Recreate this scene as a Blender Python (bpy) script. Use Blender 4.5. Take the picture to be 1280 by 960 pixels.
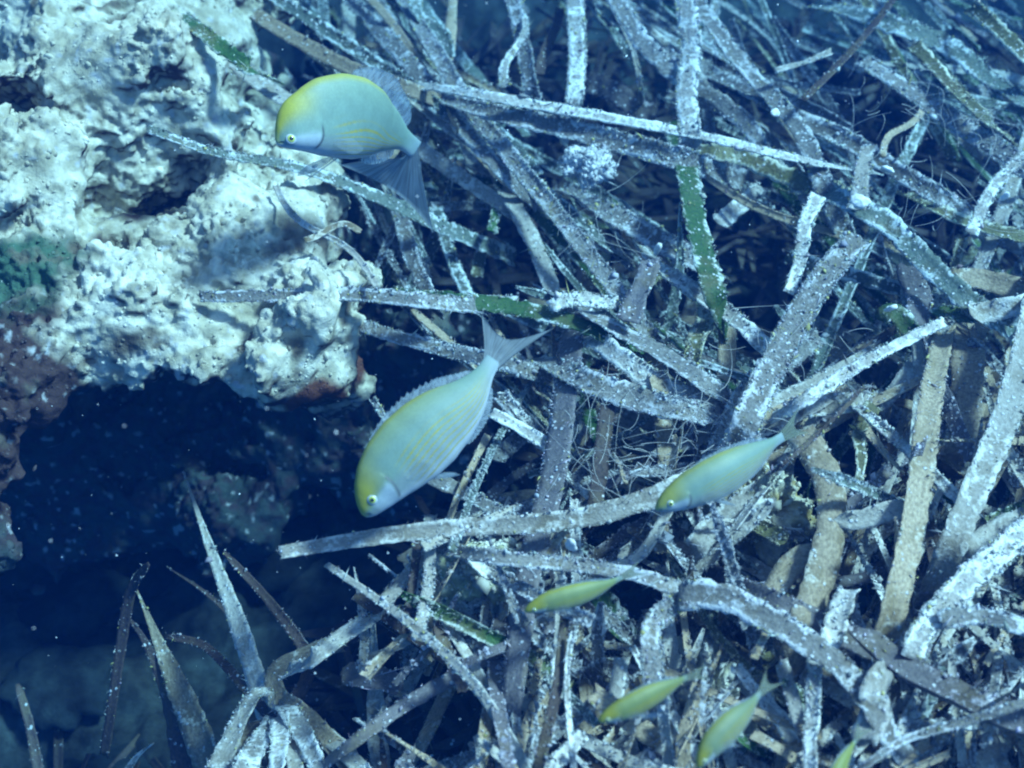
import bpy, math, random
import numpy as np
from mathutils import Vector

# ------------------------------------------------------------------ camera, sky, sun, exposure
scene = bpy.context.scene
COL = scene.collection
for o in list(bpy.data.objects):
    bpy.data.objects.remove(o)
RNG = np.random.default_rng(11)
random.seed(11)

PITCH = math.radians(50.0)                     # looking down at the sea bed
DIST = 0.60
FWD = np.array([0.0, math.cos(PITCH), -math.sin(PITCH)])
RIGHT = np.array([1.0, 0.0, 0.0])
UP = np.array([0.0, math.sin(PITCH), math.cos(PITCH)])
CAM = -DIST * FWD
FPX = 1600.0                                   # focal length in photo pixels (45 mm on a 36 mm sensor)

cd = bpy.data.cameras.new('camera')
cam = bpy.data.objects.new('camera', cd)
COL.objects.link(cam)
cam.location = CAM
cam.rotation_euler = (math.radians(90.0) - PITCH, 0, 0)
cd.lens = 45.0
cd.sensor_width = 36.0
cd.clip_start = 0.01
cd.clip_end = 100.0
cd.dof.use_dof = True
cd.dof.focus_distance = 0.53
cd.dof.aperture_fstop = 11.0
scene.camera = cam

SUN_TO = Vector((0.56, 0.12, 0.80)).normalized()    # direction towards the sun
sun_el = math.asin(SUN_TO.z)
sun_az = math.atan2(SUN_TO.x, SUN_TO.y)
world = bpy.data.worlds.new('World')
scene.world = world
world.use_nodes = True
wn = world.node_tree
bg = wn.nodes['Background']
sky = wn.nodes.new('ShaderNodeTexSky')
sky.sky_type = 'NISHITA'
sky.sun_disc = False
sky.sun_elevation = sun_el
sky.sun_rotation = sun_az
wn.links.new(sky.outputs[0], bg.inputs[0])
bg.inputs[1].default_value = 0.14

sl = bpy.data.lights.new('sun', 'SUN')
sl.energy = 5.0
sl.angle = math.radians(8.0)                  # the rippled surface spreads the sun
sl.color = (1.0, 0.985, 0.955)
sun = bpy.data.objects.new('sun', sl)
COL.objects.link(sun)
sun.rotation_euler = SUN_TO.to_track_quat('Z', 'Y').to_euler()

scene.view_settings.view_transform = 'Standard'
scene.view_settings.look = 'None'
scene.view_settings.gamma = 1.0
scene.view_settings.exposure = 0.80
scene.cycles.volume_bounces = 1
scene.cycles.max_bounces = 6
scene.cycles.filter_width = 2.1                # the soft focus of a small camera under water
scene.cycles.transparent_max_bounces = 12

WATER_SCATTER = (0.0015, 0.023, 0.105)
WATER_ABSORB = (0.004, 0.52, 0.98)
WATER_DENSITY = 0.95


# ------------------------------------------------------------------ helpers
def ray(px, py):
    return FWD + RIGHT * ((px - 640.0) / FPX) + UP * ((480.0 - py) / FPX)


def P(px, py, z):
    """Where the sight line through a photo point meets the level z."""
    d = ray(px, py)
    return CAM + d * ((z - CAM[2]) / d[2])


def CP(px, py, depth):
    """A point at a given distance out in the water."""
    return CAM + ray(px, py) * depth


def unit(v):
    v = np.asarray(v, float)
    return v / (np.linalg.norm(v, axis=-1, keepdims=True) + 1e-12)


_tab = np.random.default_rng(5).random(65536).astype(np.float32)


def vnoise(p, freq, seed=0):
    q = p * freq
    i = np.floor(q).astype(np.int64)
    f = (q - i).astype(np.float32)
    f = f * f * (3 - 2 * f)
    out = np.zeros(len(p), np.float32)
    for dx in (0, 1):
        wx = f[:, 0] if dx else 1 - f[:, 0]
        for dy in (0, 1):
            wy = f[:, 1] if dy else 1 - f[:, 1]
            for dz in (0, 1):
                wz = f[:, 2] if dz else 1 - f[:, 2]
                h = ((i[:, 0] + dx) * 73856093) ^ ((i[:, 1] + dy) * 19349663) ^ ((i[:, 2] + dz) * 83492791) ^ (seed * 2654435761)
                h = (h ^ (h >> 13)) & 65535
                out += _tab[h] * wx * wy * wz
    return out


def fbm(p, freq, octs, seed=0):
    out = np.zeros(len(p), np.float32)
    a, tot = 1.0, 0.0
    for k in range(octs):
        out += a * vnoise(p, freq * 2.03 ** k, seed + k)
        tot += a
        a *= 0.5
    return out / tot


def mesh_obj(name, verts, faces, mat, parent=None, cols=None, uv=None, smooth=True, loc=None):
    """verts (N,3); faces: array (M,3) or (M,4) or a list; linked as one mesh object."""
    verts = np.asarray(verts, np.float32)
    if loc is not None:
        verts = verts - np.asarray(loc, np.float32)
    me = bpy.data.meshes.new(name)
    if isinstance(faces, np.ndarray):
        k = faces.shape[1]
        me.vertices.add(len(verts))
        me.vertices.foreach_set('co', verts.ravel())
        me.loops.add(faces.size)
        me.loops.foreach_set('vertex_index', faces.astype(np.int32).ravel())
        me.polygons.add(len(faces))
        me.polygons.foreach_set('loop_start', np.arange(0, faces.size, k, dtype=np.int32))
        me.update(calc_edges=True)
    else:
        me.from_pydata([tuple(v) for v in verts], [], faces)
    if cols is not None:
        a = me.color_attributes.new('tone', 'FLOAT_COLOR', 'POINT')
        c4 = np.ones((len(verts), 4), np.float32)
        c4[:, :3] = cols
        a.data.foreach_set('color', c4.ravel())
    if uv is not None:
        l = me.uv_layers.new(name='UVMap')
        vi = np.empty(len(me.loops), np.int32)
        me.loops.foreach_get('vertex_index', vi)
        l.data.foreach_set('uv', np.asarray(uv, np.float32)[vi].ravel())
    if smooth:
        me.polygons.foreach_set('use_smooth', np.ones(len(me.polygons), bool))
    me.validate()
    me.materials.append(mat)
    o = bpy.data.objects.new(name, me)
    COL.objects.link(o)
    if parent is not None:
        o.parent = parent
    if loc is not None:
        o.location = loc
    return o


def tag(o, label=None, cat=None, group=None, kind=None):
    if label:
        o['label'] = label
    if cat:
        o['category'] = cat
    if group:
        o['group'] = group
    if kind:
        o['kind'] = kind
    return o


# ------------------------------------------------------------------ materials
def new_mat(name, rough=0.8, spec=0.25):
    m = bpy.data.materials.new(name)
    m.use_nodes = True
    nt = m.node_tree
    b = nt.nodes['Principled BSDF']
    b.inputs['Roughness'].default_value = rough
    b.inputs['Specular IOR Level'].default_value = spec
    return m, nt, b


def N(nt, t, **kw):
    n = nt.nodes.new(t)
    for k, v in kw.items():
        setattr(n, k, v)
    return n


def mixc(nt, fac, a, b, mode='MIX'):
    n = N(nt, 'ShaderNodeMix', data_type='RGBA', blend_type=mode)
    for sock, v in ((n.inputs[0], fac), (n.inputs[6], a), (n.inputs[7], b)):
        if isinstance(v, (int, float)):
            sock.default_value = v
        elif isinstance(v, tuple):
            sock.default_value = (*v, 1.0)
        else:
            nt.links.new(v, sock)
    return n.outputs[2]


def ramp(nt, src, lo, hi):
    n = N(nt, 'ShaderNodeMapRange')
    n.interpolation_type = 'SMOOTHSTEP'
    n.inputs[1].default_value = lo
    n.inputs[2].default_value = hi
    nt.links.new(src, n.inputs[0])
    return n.outputs[0]


def noise_node(nt, co, scale, detail=3.0, rough=0.6):
    n = N(nt, 'ShaderNodeTexNoise')
    n.inputs['Scale'].default_value = scale
    n.inputs['Detail'].default_value = detail
    n.inputs['Roughness'].default_value = rough
    nt.links.new(co, n.inputs['Vector'])
    return n.outputs['Fac']


def leaf_mat(name, base, base2, crust, cover, dots=0.5, rim=0.8):
    """A dead eel-grass blade: long fibres, a film of pale crust in patches, white specks."""
    m, nt, b = new_mat(name, 0.62, 0.3)
    uv = N(nt, 'ShaderNodeUVMap').outputs[0]
    mp = N(nt, 'ShaderNodeMapping')
    mp.inputs['Scale'].default_value = (9.0, 25.0, 1.0)
    nt.links.new(uv, mp.inputs['Vector'])
    fib = noise_node(nt, mp.outputs[0], 1.0, 3.0)
    pos = N(nt, 'ShaderNodeNewGeometry').outputs['Position']
    big = noise_node(nt, pos, 55.0, 3.0, 0.6)
    fine = noise_node(nt, pos, 420.0, 3.0, 0.7)
    mid = noise_node(nt, pos, 150.0, 3.0, 0.65)
    rnd = N(nt, 'ShaderNodeObjectInfo').outputs['Random']
    c = mixc(nt, ramp(nt, fib, 0.3, 0.7), base, base2)
    c = mixc(nt, ramp(nt, big, 0.45, 0.7), c, tuple(0.55 * x + 0.06 * y for x, y in zip(base, (1.0, 0.75, 0.3))))
    # tone differs from blade to blade
    hv = N(nt, 'ShaderNodeHueSaturation')
    mr = N(nt, 'ShaderNodeMapRange')
    mr.inputs[3].default_value = 0.7
    mr.inputs[4].default_value = 1.35
    nt.links.new(rnd, mr.inputs[0])
    nt.links.new(mr.outputs[0], hv.inputs['Value'])
    nt.links.new(c, hv.inputs['Color'])
    c = hv.outputs[0]
    add = N(nt, 'ShaderNodeMath', operation='ADD')
    nt.links.new(big, add.inputs[0])
    nt.links.new(mid, add.inputs[1])
    add2 = N(nt, 'ShaderNodeMath', operation='MULTIPLY_ADD')
    nt.links.new(fine, add2.inputs[0])
    add2.inputs[1].default_value = 0.9
    nt.links.new(add.outputs[0], add2.inputs[2])
    sep = N(nt, 'ShaderNodeSeparateXYZ')
    nt.links.new(uv, sep.inputs[0])
    e1 = N(nt, 'ShaderNodeMath', operation='SUBTRACT')
    nt.links.new(sep.outputs[0], e1.inputs[0])
    e1.inputs[1].default_value = 0.5
    e2 = N(nt, 'ShaderNodeMath', operation='ABSOLUTE')
    nt.links.new(e1.outputs[0], e2.inputs[0])
    e3 = N(nt, 'ShaderNodeMath', operation='MULTIPLY_ADD')
    ep = N(nt, 'ShaderNodeMath', operation='MULTIPLY')
    nt.links.new(ramp(nt, e2.outputs[0], 0.14, 0.5), ep.inputs[0])
    nt.links.new(ramp(nt, noise_node(nt, pos, 40.0, 2.0), 0.33, 0.6), ep.inputs[1])
    nt.links.new(ep.outputs[0], e3.inputs[0])
    e3.inputs[1].default_value = rim
    con = N(nt, 'ShaderNodeMath', operation='MULTIPLY_ADD')
    nt.links.new(add2.outputs[0], con.inputs[0])
    con.inputs[1].default_value = 1.9
    con.inputs[2].default_value = -1.45 * 1.9
    nt.links.new(con.outputs[0], e3.inputs[2])
    t = 0.95 - cover
    film = ramp(nt, e3.outputs[0], t - 0.33, t + 0.33)
    c = mixc(nt, film, c, crust)
    vo = N(nt, 'ShaderNodeTexVoronoi')
    vo.inputs['Scale'].default_value = 330.0
    nt.links.new(pos, vo.inputs['Vector'])
    dm = N(nt, 'ShaderNodeMapRange')
    dm.inputs[1].default_value = 0.30
    dm.inputs[2].default_value = 0.18
    nt.links.new(vo.outputs['Distance'], dm.inputs[0])
    gate = ramp(nt, mid, 0.62 - 0.28 * dots, 0.72 - 0.28 * dots)
    mu = N(nt, 'ShaderNodeMath', operation='MULTIPLY')
    nt.links.new(dm.outputs[0], mu.inputs[0])
    nt.links.new(gate, mu.inputs[1])
    c = mixc(nt, mu.outputs[0], c, (0.52, 0.52, 0.53))
    nt.links.new(c, b.inputs['Base Color'])
    bp = N(nt, 'ShaderNodeBump')
    bp.inputs['Strength'].default_value = 0.6
    bp.inputs['Distance'].default_value = 0.0012
    ad = N(nt, 'ShaderNodeMath', operation='ADD')
    nt.links.new(add2.outputs[0], ad.inputs[0])
    nt.links.new(mu.outputs[0], ad.inputs[1])
    nt.links.new(ad.outputs[0], bp.inputs['Height'])
    nt.links.new(bp.outputs[0], b.inputs['Normal'])
    return m


LAV = (0.45, 0.455, 0.465)
WHT = (0.64, 0.63, 0.60)
M = {
    'pale': leaf_mat('pale_leaf', (0.22, 0.195, 0.165), (0.35, 0.32, 0.275), (0.52, 0.50, 0.46), 0.58, 0.6, 0.45),
    'crusted': leaf_mat('crusted_leaf', (0.09, 0.083, 0.075), (0.18, 0.17, 0.155), LAV, 0.58, 0.8),
    'white': leaf_mat('bleached_leaf', (0.22, 0.20, 0.18), (0.36, 0.33, 0.29), WHT, 0.80, 0.8),
    'brown': leaf_mat('brown_leaf', (0.17, 0.125, 0.08), (0.34, 0.265, 0.18), (0.50, 0.45, 0.37), 0.42, 0.4, 0.30),
    'purple': leaf_mat('purple_leaf', (0.075, 0.068, 0.072), (0.13, 0.115, 0.115), (0.50, 0.47, 0.52), 0.26, 0.6, 0.30),
    'green': leaf_mat('green_leaf', (0.015, 0.05, 0.014), (0.035, 0.085, 0.02), (0.50, 0.54, 0.50), 0.24, 0.45),
    'olive': leaf_mat('olive_leaf', (0.055, 0.055, 0.022), (0.12, 0.115, 0.05), (0.48, 0.48, 0.38), 0.50, 0.6),
    'dark': leaf_mat('dark_leaf', (0.035, 0.025, 0.022), (0.075, 0.05, 0.04), (0.4, 0.38, 0.38), 0.12, 0.3, 0.2),
    'teal': leaf_mat('grey_green_leaf', (0.045, 0.065, 0.052), (0.10, 0.12, 0.10), (0.48, 0.53, 0.53), 0.56, 0.7),
}


def tone_mat(name, rough=0.85, spec=0.2, bump=0.0, bscale=500.0, vary=0.35, vscale=120.0):
    """Colour from the per-point attribute, varied a little by fine noise."""
    m, nt, b = new_mat(name, rough, spec)
    a = N(nt, 'ShaderNodeAttribute', attribute_name='tone').outputs['Color']
    pos = N(nt, 'ShaderNodeNewGeometry').outputs['Position']
    n1 = noise_node(nt, pos, vscale, 4.0, 0.7)
    mr = N(nt, 'ShaderNodeMapRange')
    mr.inputs[1].default_value = 0.3
    mr.inputs[2].default_value = 0.7
    mr.inputs[3].default_value = 1.0 - vary
    mr.inputs[4].default_value = 1.0 + vary * 0.5
    nt.links.new(n1, mr.inputs[0])
    hv = N(nt, 'ShaderNodeHueSaturation')
    nt.links.new(a, hv.inputs['Color'])
    nt.links.new(mr.outputs[0], hv.inputs['Value'])
    nt.links.new(hv.outputs[0], b.inputs['Base Color'])
    if bump:
        bp = N(nt, 'ShaderNodeBump')
        bp.inputs['Strength'].default_value = bump
        bp.inputs['Distance'].default_value = 0.001
        nt.links.new(noise_node(nt, pos, bscale, 4.0, 0.7), bp.inputs['Height'])
        nt.links.new(bp.outputs[0], b.inputs['Normal'])
    return m


M['crust'] = tone_mat('epiphyte_crust', 0.9, 0.15)
M['rock'] = tone_mat('encrusted_rock', 0.92, 0.12, 1.0, 520.0, 0.28, 170.0)
M['nodule'] = tone_mat('coralline_nodules', 0.9, 0.15, 0.4, 900.0)
M['bed'] = tone_mat('sea_bed', 0.95, 0.1, 0.8, 300.0, 0.6, 90.0)
M['stone'] = tone_mat('dark_stone', 0.9, 0.15, 0.8, 300.0, 0.6, 110.0)
M['sponge'] = tone_mat('brown_growth', 0.85, 0.2, 0.7, 600.0, 0.5, 200.0)


# ------------------------------------------------------------------ the rock ledge with its cave
def surface_nets(F, org, h):
    """Triangle-free iso surface (quads) of a sampled field, negative inside."""
    s = F < 0
    nx, ny, nz = F.shape
    cs = np.zeros((nx - 1, ny - 1, nz - 1), np.int8)
    for a in (0, 1):
        for b in (0, 1):
            for c in (0, 1):
                cs += s[a:nx - 1 + a, b:ny - 1 + b, c:nz - 1 + c]
    act = np.argwhere((cs > 0) & (cs < 8))
    idx = -np.ones(cs.shape, np.int32)
    idx[tuple(act.T)] = np.arange(len(act))
    acc = np.zeros((len(act), 3))
    cnt = np.zeros(len(act))
    corners = [(a, b, c) for a in (0, 1) for b in (0, 1) for c in (0, 1)]
    for p in corners:
        for ax in range(3):
            if p[ax]:
                continue
            q = list(p)
            q[ax] = 1
            fa = F[act[:, 0] + p[0], act[:, 1] + p[1], act[:, 2] + p[2]]
            fb = F[act[:, 0] + q[0], act[:, 1] + q[1], act[:, 2] + q[2]]
            w = (fa < 0) != (fb < 0)
            t = fa / (fa - fb + 1e-12)
            pt = np.tile(np.array(p, float), (len(act), 1))
            pt[:, ax] += t
            acc[w] += pt[w]
            cnt[w] += 1
    V = (act + acc / cnt[:, None]) * h + org
    quads = []
    for ax in range(3):
        b, c = (ax + 1) % 3, (ax + 2) % 3
        sl0 = [slice(None)] * 3
        sl1 = [slice(None)] * 3
        sl0[ax] = slice(0, -1)
        sl1[ax] = slice(1, None)
        e = np.argwhere(s[tuple(sl0)] != s[tuple(sl1)])
        ok = (e[:, b] > 0) & (e[:, c] > 0) & (e[:, b] < F.shape[b] - 1) & (e[:, c] < F.shape[c] - 1)
        e = e[ok]
        flip = s[tuple(e.T)]
        q = []
        for db, dc in ((-1, -1), (0, -1), (0, 0), (-1, 0)):
            k = e.copy()
            k[:, b] += db
            k[:, c] += dc
            q.append(idx[tuple(k.T)])
        q = np.stack(q, 1)
        q[~flip] = q[~flip][:, ::-1]
        quads.append(q)
    return V.astype(np.float32), np.concatenate(quads)


def split_quads(V, Q):
    """Each quad into four."""
    E = np.concatenate([Q[:, [i, (i + 1) % 4]] for i in range(4)])
    Es = np.sort(E, 1)
    key = Es[:, 0].astype(np.int64) * len(V) + Es[:, 1]
    u, inv = np.unique(key, return_inverse=True)
    mid = 0.5 * (V[u // len(V)] + V[u % len(V)])
    cen = V[Q].mean(1)
    n, m = len(Q), len(V)
    e = [inv[i * n:(i + 1) * n] + m for i in range(4)]
    c = np.arange(n) + m + len(u)
    V2 = np.concatenate([V, mid, cen]).astype(np.float32)
    Q2 = np.concatenate([np.stack([Q[:, i], e[i], c, e[(i + 3) % 4]], 1) for i in range(4)])
    return V2, Q2


def vnormals(V, Q):
    n = np.cross(V[Q[:, 2]] - V[Q[:, 0]], V[Q[:, 3]] - V[Q[:, 1]])
    out = np.zeros_like(V)
    for i in range(4):
        for k in range(3):
            out[:, k] += np.bincount(Q[:, i], n[:, k], len(V))
    return unit(out).astype(np.float32)


def smooth_union(a, b, k):
    h = np.clip(0.5 + 0.5 * (b - a) / k, 0, 1)
    return b * (1 - h) + a * h - k * h * (1 - h)


def ellipsoid(p, c, r):
    q = (p - np.asarray(c, np.float32)) / np.asarray(r, np.float32)
    l = np.sqrt((q * q).sum(1))
    return (l - 1.0) * min(r)


def build_rock():
    h = 0.0026
    lo = np.array([-0.46, -0.20, -0.24])
    hi = np.array([0.00, 0.40, 0.15])
    n = np.ceil((hi - lo) / h).astype(int)
    gx, gy, gz = [np.arange(n[i]) * h + lo[i] for i in range(3)]
    X, Y, Z = np.meshgrid(gx, gy, gz, indexing='ij')
    p = np.stack([X.ravel(), Y.ravel(), Z.ravel()], 1).astype(np.float32)
    lumps = [
        (P(296, 335, 0.020), (0.045, 0.056, 0.050)),
        (P(366, 442, 0.030), (0.021, 0.025, 0.028)),
        (P(285, 420, 0.030), (0.046, 0.030, 0.030)),
        (P(180, 130, 0.045), (0.058, 0.062, 0.055)),
        (P(240, 85, 0.035), (0.036, 0.050, 0.045)),
        (P(20, 255, 0.050), (0.060, 0.055, 0.050)),
        (P(160, 440, 0.020), (0.060, 0.034, 0.034)),
        (P(30, 450, 0.010), (0.060, 0.050, 0.050)),
        (P(-60, 540, 0.000), (0.060, 0.045, 0.055)),
        (P(0, 10, 0.045), (0.12, 0.10, 0.060)),
        (P(350, 280, -0.02), (0.032, 0.050, 0.045)),
        ((-0.30, 0.19, -0.10), (0.21, 0.24, 0.13)),
        ((-0.18, 0.14, -0.14), (0.10, 0.13, 0.10)),
        (P(520, 520, -0.10), (0.055, 0.05, 0.07)),
    ]
    d = None
    for c, r in lumps:
        e = ellipsoid(p, c, r)
        d = e if d is None else smooth_union(d, e, 0.013)
    cave = ellipsoid(p, P(240, 600, -0.055), (0.125, 0.085, 0.070))
    cave = np.minimum(cave, ellipsoid(p, P(90, 720, -0.09), (0.10, 0.09, 0.09)))
    cave = np.minimum(cave, ellipsoid(p, P(185, 538, 0.0), (0.048, 0.030, 0.022)))
    cave = np.minimum(cave, ellipsoid(p, P(178, 545, 0.035), (0.045, 0.022, 0.030)))
    cave = np.minimum(cave, ellipsoid(p, P(430, 560, -0.06), (0.05, 0.05, 0.05)))
    d = -smooth_union(-d, cave, 0.010)
    # the gully between the two big lobes
    for gx_, gy_, gz_, gr in ((205, 180, 0.075, 0.014), (180, 215, 0.070, 0.018), (160, 255, 0.062, 0.020), (140, 300, 0.055, 0.020), (105, 340, 0.050, 0.018), (325, 165, 0.066, 0.013), (250, 100, 0.088, 0.010), (345, 300, 0.06, 0.012)):
        d = -smooth_union(-d, ellipsoid(p, P(gx_, gy_, gz_), (gr * 1.25, gr * 1.25, gr * 1.9)), 0.008)
    near = np.abs(d) < 0.06
    pn = p[near]
    nz = (fbm(pn, 24.0, 2, 3) - 0.5) * 0.062 + (fbm(pn, 75.0, 2, 9) - 0.5) * 0.022
    pit = vnoise(pn, 60.0, 21)
    nz += np.clip(pit - 0.68, 0, 1) * 0.045                       # holes eaten into the rock
    d[near] += nz
    for ax_, ay_, ar in ((110, 585, 0.017), (150, 545, 0.018), (185, 528, 0.018), (230, 524, 0.018), (275, 528, 0.018), (312, 540, 0.016)):
        for az in (-0.07, -0.05, -0.03, -0.01, 0.01, 0.03, 0.05, 0.07):
            c_ = P(ax_, ay_, az)
            w_ = ((p - c_.astype(np.float32)) ** 2).sum(1) < 0.0012
            d[w_] = np.maximum(d[w_], -ellipsoid(p[w_], c_, (ar, ar, ar * 1.2)) + (fbm(p[w_], 110.0, 2, 140) - 0.5) * 0.012)
    F = d.reshape(n)
    F[0], F[-1] = 0.01, 0.01
    F[:, 0], F[:, -1] = 0.01, 0.01
    F[:, :, 0], F[:, :, -1] = 0.01, 0.01
    V, Q = surface_nets(F, lo, h)
    # leave out what faces down into the sand at the very bottom
    V, Q = split_quads(V, Q)
    Nn = vnormals(V, Q)
    up = np.clip(Nn[:, 2], 0, 1)
    rough_ = 0.30 + 1.0 * np.clip((fbm(V, 30.0, 2, 33) - 0.38) * 4, 0, 1)
    grain = (fbm(V, 260.0, 2, 31) - 0.5) * rough_
    fineg = vnoise(V, 520.0, 40) - 0.5
    V = V + Nn * (grain * 0.0056 + fineg * 0.0034 * rough_)[:, None] * (0.5 + 0.6 * up[:, None])
    Nn = vnormals(V, Q)
    up = Nn[:, 2]
    # crust colours of the rock, with shade painted into hollow and gully
    silt = np.array([0.66, 0.61, 0.49])
    silt2 = np.array([0.42, 0.38, 0.28])
    rust = np.array([0.11, 0.045, 0.03])
    maerl_and_shade = np.array([0.060, 0.038, 0.036])
    turf = np.array([0.06, 0.12, 0.08])
    a = fbm(V, 34.0, 3, 50)
    b2 = fbm(V, 60.0, 3, 60)
    g = fbm(V, 200.0, 2, 70)
    col = silt[None] * (1 - np.clip((g - 0.4) * 4, 0, 1))[:, None] + silt2[None] * np.clip((g - 0.4) * 4, 0, 1)[:, None]

    thick = np.clip((fbm(V, 18.0, 3, 111) - 0.36) * 3.6, 0, 1)[:, None]      # how thick the silt lies
    tan = np.array([0.30, 0.26, 0.17])
    col = col * (0.55 + 0.45 * thick) + tan[None] * (1 - thick) * 0.35

    def lay(col, mask, c):
        mask = np.clip(mask, 0, 1)[:, None]
        return col * (1 - mask) + c[None] * mask
    # silt only settles where the rock looks upwards; encrusting red algae hold the rest
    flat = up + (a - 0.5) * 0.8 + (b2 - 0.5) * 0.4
    col = lay(col, (0.10 - flat) * 2.5, maerl_and_shade)
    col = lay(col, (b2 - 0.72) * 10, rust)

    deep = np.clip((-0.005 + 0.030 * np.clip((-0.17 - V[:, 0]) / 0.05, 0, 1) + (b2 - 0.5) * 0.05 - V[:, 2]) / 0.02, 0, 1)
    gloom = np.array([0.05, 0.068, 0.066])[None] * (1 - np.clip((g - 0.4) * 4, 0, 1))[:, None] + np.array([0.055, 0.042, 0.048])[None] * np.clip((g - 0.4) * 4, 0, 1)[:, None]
    col = col * (1 - deep[:, None]) + gloom * deep[:, None]  # low rock painted dark teal and purple for the shade of the hollow

    def near_px(px, py, z, r):
        c = P(px, py, z)
        return np.exp(-((V - c) ** 2).sum(1) / (r * r))
    col = lay(col, (near_px(10, 400, 0.04, 0.030) * 1.4 + near_px(-10, 520, 0.02, 0.055) * 1.9 + (b2 - 0.5) * 2.4 - 0.4) * 1.6, maerl_and_shade)
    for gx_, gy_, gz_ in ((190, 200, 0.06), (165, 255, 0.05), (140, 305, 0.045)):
        col = lay(col, (near_px(gx_, gy_, gz_, 0.011) * 1.3 + (b2 - 0.5) * 1.5 - 0.5) * 2.5, maerl_and_shade)  # shade of the gully painted into the rock colour
    speck = np.clip((vnoise(V, 300.0, 77) - 0.80) * 14, 0, 1)
    col = lay(col, speck * 0.8, np.array([0.45, 0.45, 0.46]))
    col = lay(col, (near_px(25, 350, 0.06, 0.026) * 1.4 + (b2 - 0.5) * 2.5 - 0.45) * 1.3, turf)
    for gx_, gy_, gz_, gr in ((405, 285, 0.03, 0.022), (370, 315, 0.045, 0.016), (430, 360, 0.02, 0.016), (345, 185, 0.06, 0.014)):
        col = lay(col, (near_px(gx_, gy_, gz_, gr) * 1.3 + (b2 - 0.5) * 2.2 - 0.45) * 1.6, np.array([0.17, 0.135, 0.10]))
    col = lay(col, (near_px(395, 500, 0.02, 0.012) * 1.5 + (b2 - 0.5) - 0.4) * 4, rust)
    col = lay(col, (near_px(430, 430, 0.02, 0.016) * 1.5 + (b2 - 0.5) - 0.4) * 4, rust)
    col = lay(col, (near_px(170, 165, 0.08, 0.010) * 1.4 - 0.5) * 3, np.array([0.30, 0.12, 0.05]))
    col = lay(col, (near_px(335, 160, 0.06, 0.014) * 1.3 + (b2 - 0.5) * 2 - 0.5) * 2, maerl_and_shade)  # dark spot painted into the carved hollow
    base = np.array([-0.25, 0.10, -0.10])
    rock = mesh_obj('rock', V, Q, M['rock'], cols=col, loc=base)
    tag(rock, 'pale silt covered rock ledge arching over a dark hollow', 'rock')

    # crumbly coralline growth standing proud of the upper faces
    fc = V[Q].mean(1)
    fn = unit(Nn[Q].mean(1))
    ok = (fn[:, 2] > 0.1) & (fc[:, 2] > -0.03)
    cand = np.flatnonzero(ok)
    dens = fbm(fc[cand], 70.0, 2, 80)
    cand = cand[dens > 0.42]
    pick = RNG.choice(cand, min(len(cand), 13000), replace=False)
    sc = RNG.lognormal(math.log(0.00056), 0.42, len(pick))
    fcol = col[Q[pick, 0]] * RNG.uniform(0.85, 1.15, (len(pick), 1)) + 0.03
    v, f, c = flakes(fc[pick] - fn[pick] * sc[:, None] * 0.15, sc, fcol, 0.7, RNG, sub=True)
    ch = mesh_obj('coralline_nodules', v, f, M['nodule'], rock, cols=np.clip(c, 0, 0.75), loc=None, smooth=True)
    ch.matrix_parent_inverse.identity()
    ch.location = -base
    ch['kind'] = 'stuff'
    return rock


OCTA = np.array([[1, 0, 0], [-1, 0, 0], [0, 1, 0], [0, -1, 0], [0, 0, 1], [0, 0, -1]], float)
OCTF = np.array([[0, 2, 4], [2, 1, 4], [1, 3, 4], [3, 0, 4], [2, 0, 5], [1, 2, 5], [3, 1, 5], [0, 3, 5]])
_m = {}


def _sub_octa():
    V = [tuple(v) for v in OCTA]
    F = []
    d = {}

    def mid(a, b):
        k = (min(a, b), max(a, b))
        if k not in d:
            v = np.array(V[a]) + np.array(V[b])
            V.append(tuple(v / np.linalg.norm(v)))
            d[k] = len(V) - 1
        return d[k]
    for a, b, c in OCTF:
        x, y, z = mid(a, b), mid(b, c), mid(c, a)
        F += [(a, x, z), (x, b, y), (z, y, c), (x, y, z)]
    return np.array(V), np.array(F)


OCT2, OCT2F = _sub_octa()


def rand_rot(n, rng):
    q = unit(rng.normal(size=(n, 4)))
    w, x, y, z = q.T
    return np.stack([
        np.stack([1 - 2 * (y * y + z * z), 2 * (x * y - z * w), 2 * (x * z + y * w)], 1),
        np.stack([2 * (x * y + z * w), 1 - 2 * (x * x + z * z), 2 * (y * z - x * w)], 1),
        np.stack([2 * (x * z - y * w), 2 * (y * z + x * w), 1 - 2 * (x * x + y * y)], 1)], 1)


def flakes(pos, size, cols, aniso, rng, sub=False, hair=0.0):
    """Many small irregular grains as one vertex / triangle / colour set."""
    T, TF = (OCT2, OCT2F) if sub else (OCTA, OCTF)
    n, k = len(pos), len(T)
    sc = size[:, None] * np.exp(rng.normal(0, 0.35 * aniso, (n, 3)))
    if hair > 0:
        hm = rng.random(n) < hair
        sc[hm] *= np.array([0.22, 0.22, 3.2])
    v = T[None] * sc[:, None, :] * rng.uniform(0.75, 1.25, (n, k, 1))
    v = np.einsum('nij,nkj->nki', rand_rot(n, rng), v) + pos[:, None, :]
    f = TF[None] + (np.arange(n) * k)[:, None, None]
    c = np.repeat(cols[:, None, :], k, 1)
    return v.reshape(-1, 3), f.reshape(-1, 3), c.reshape(-1, 3)


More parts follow.
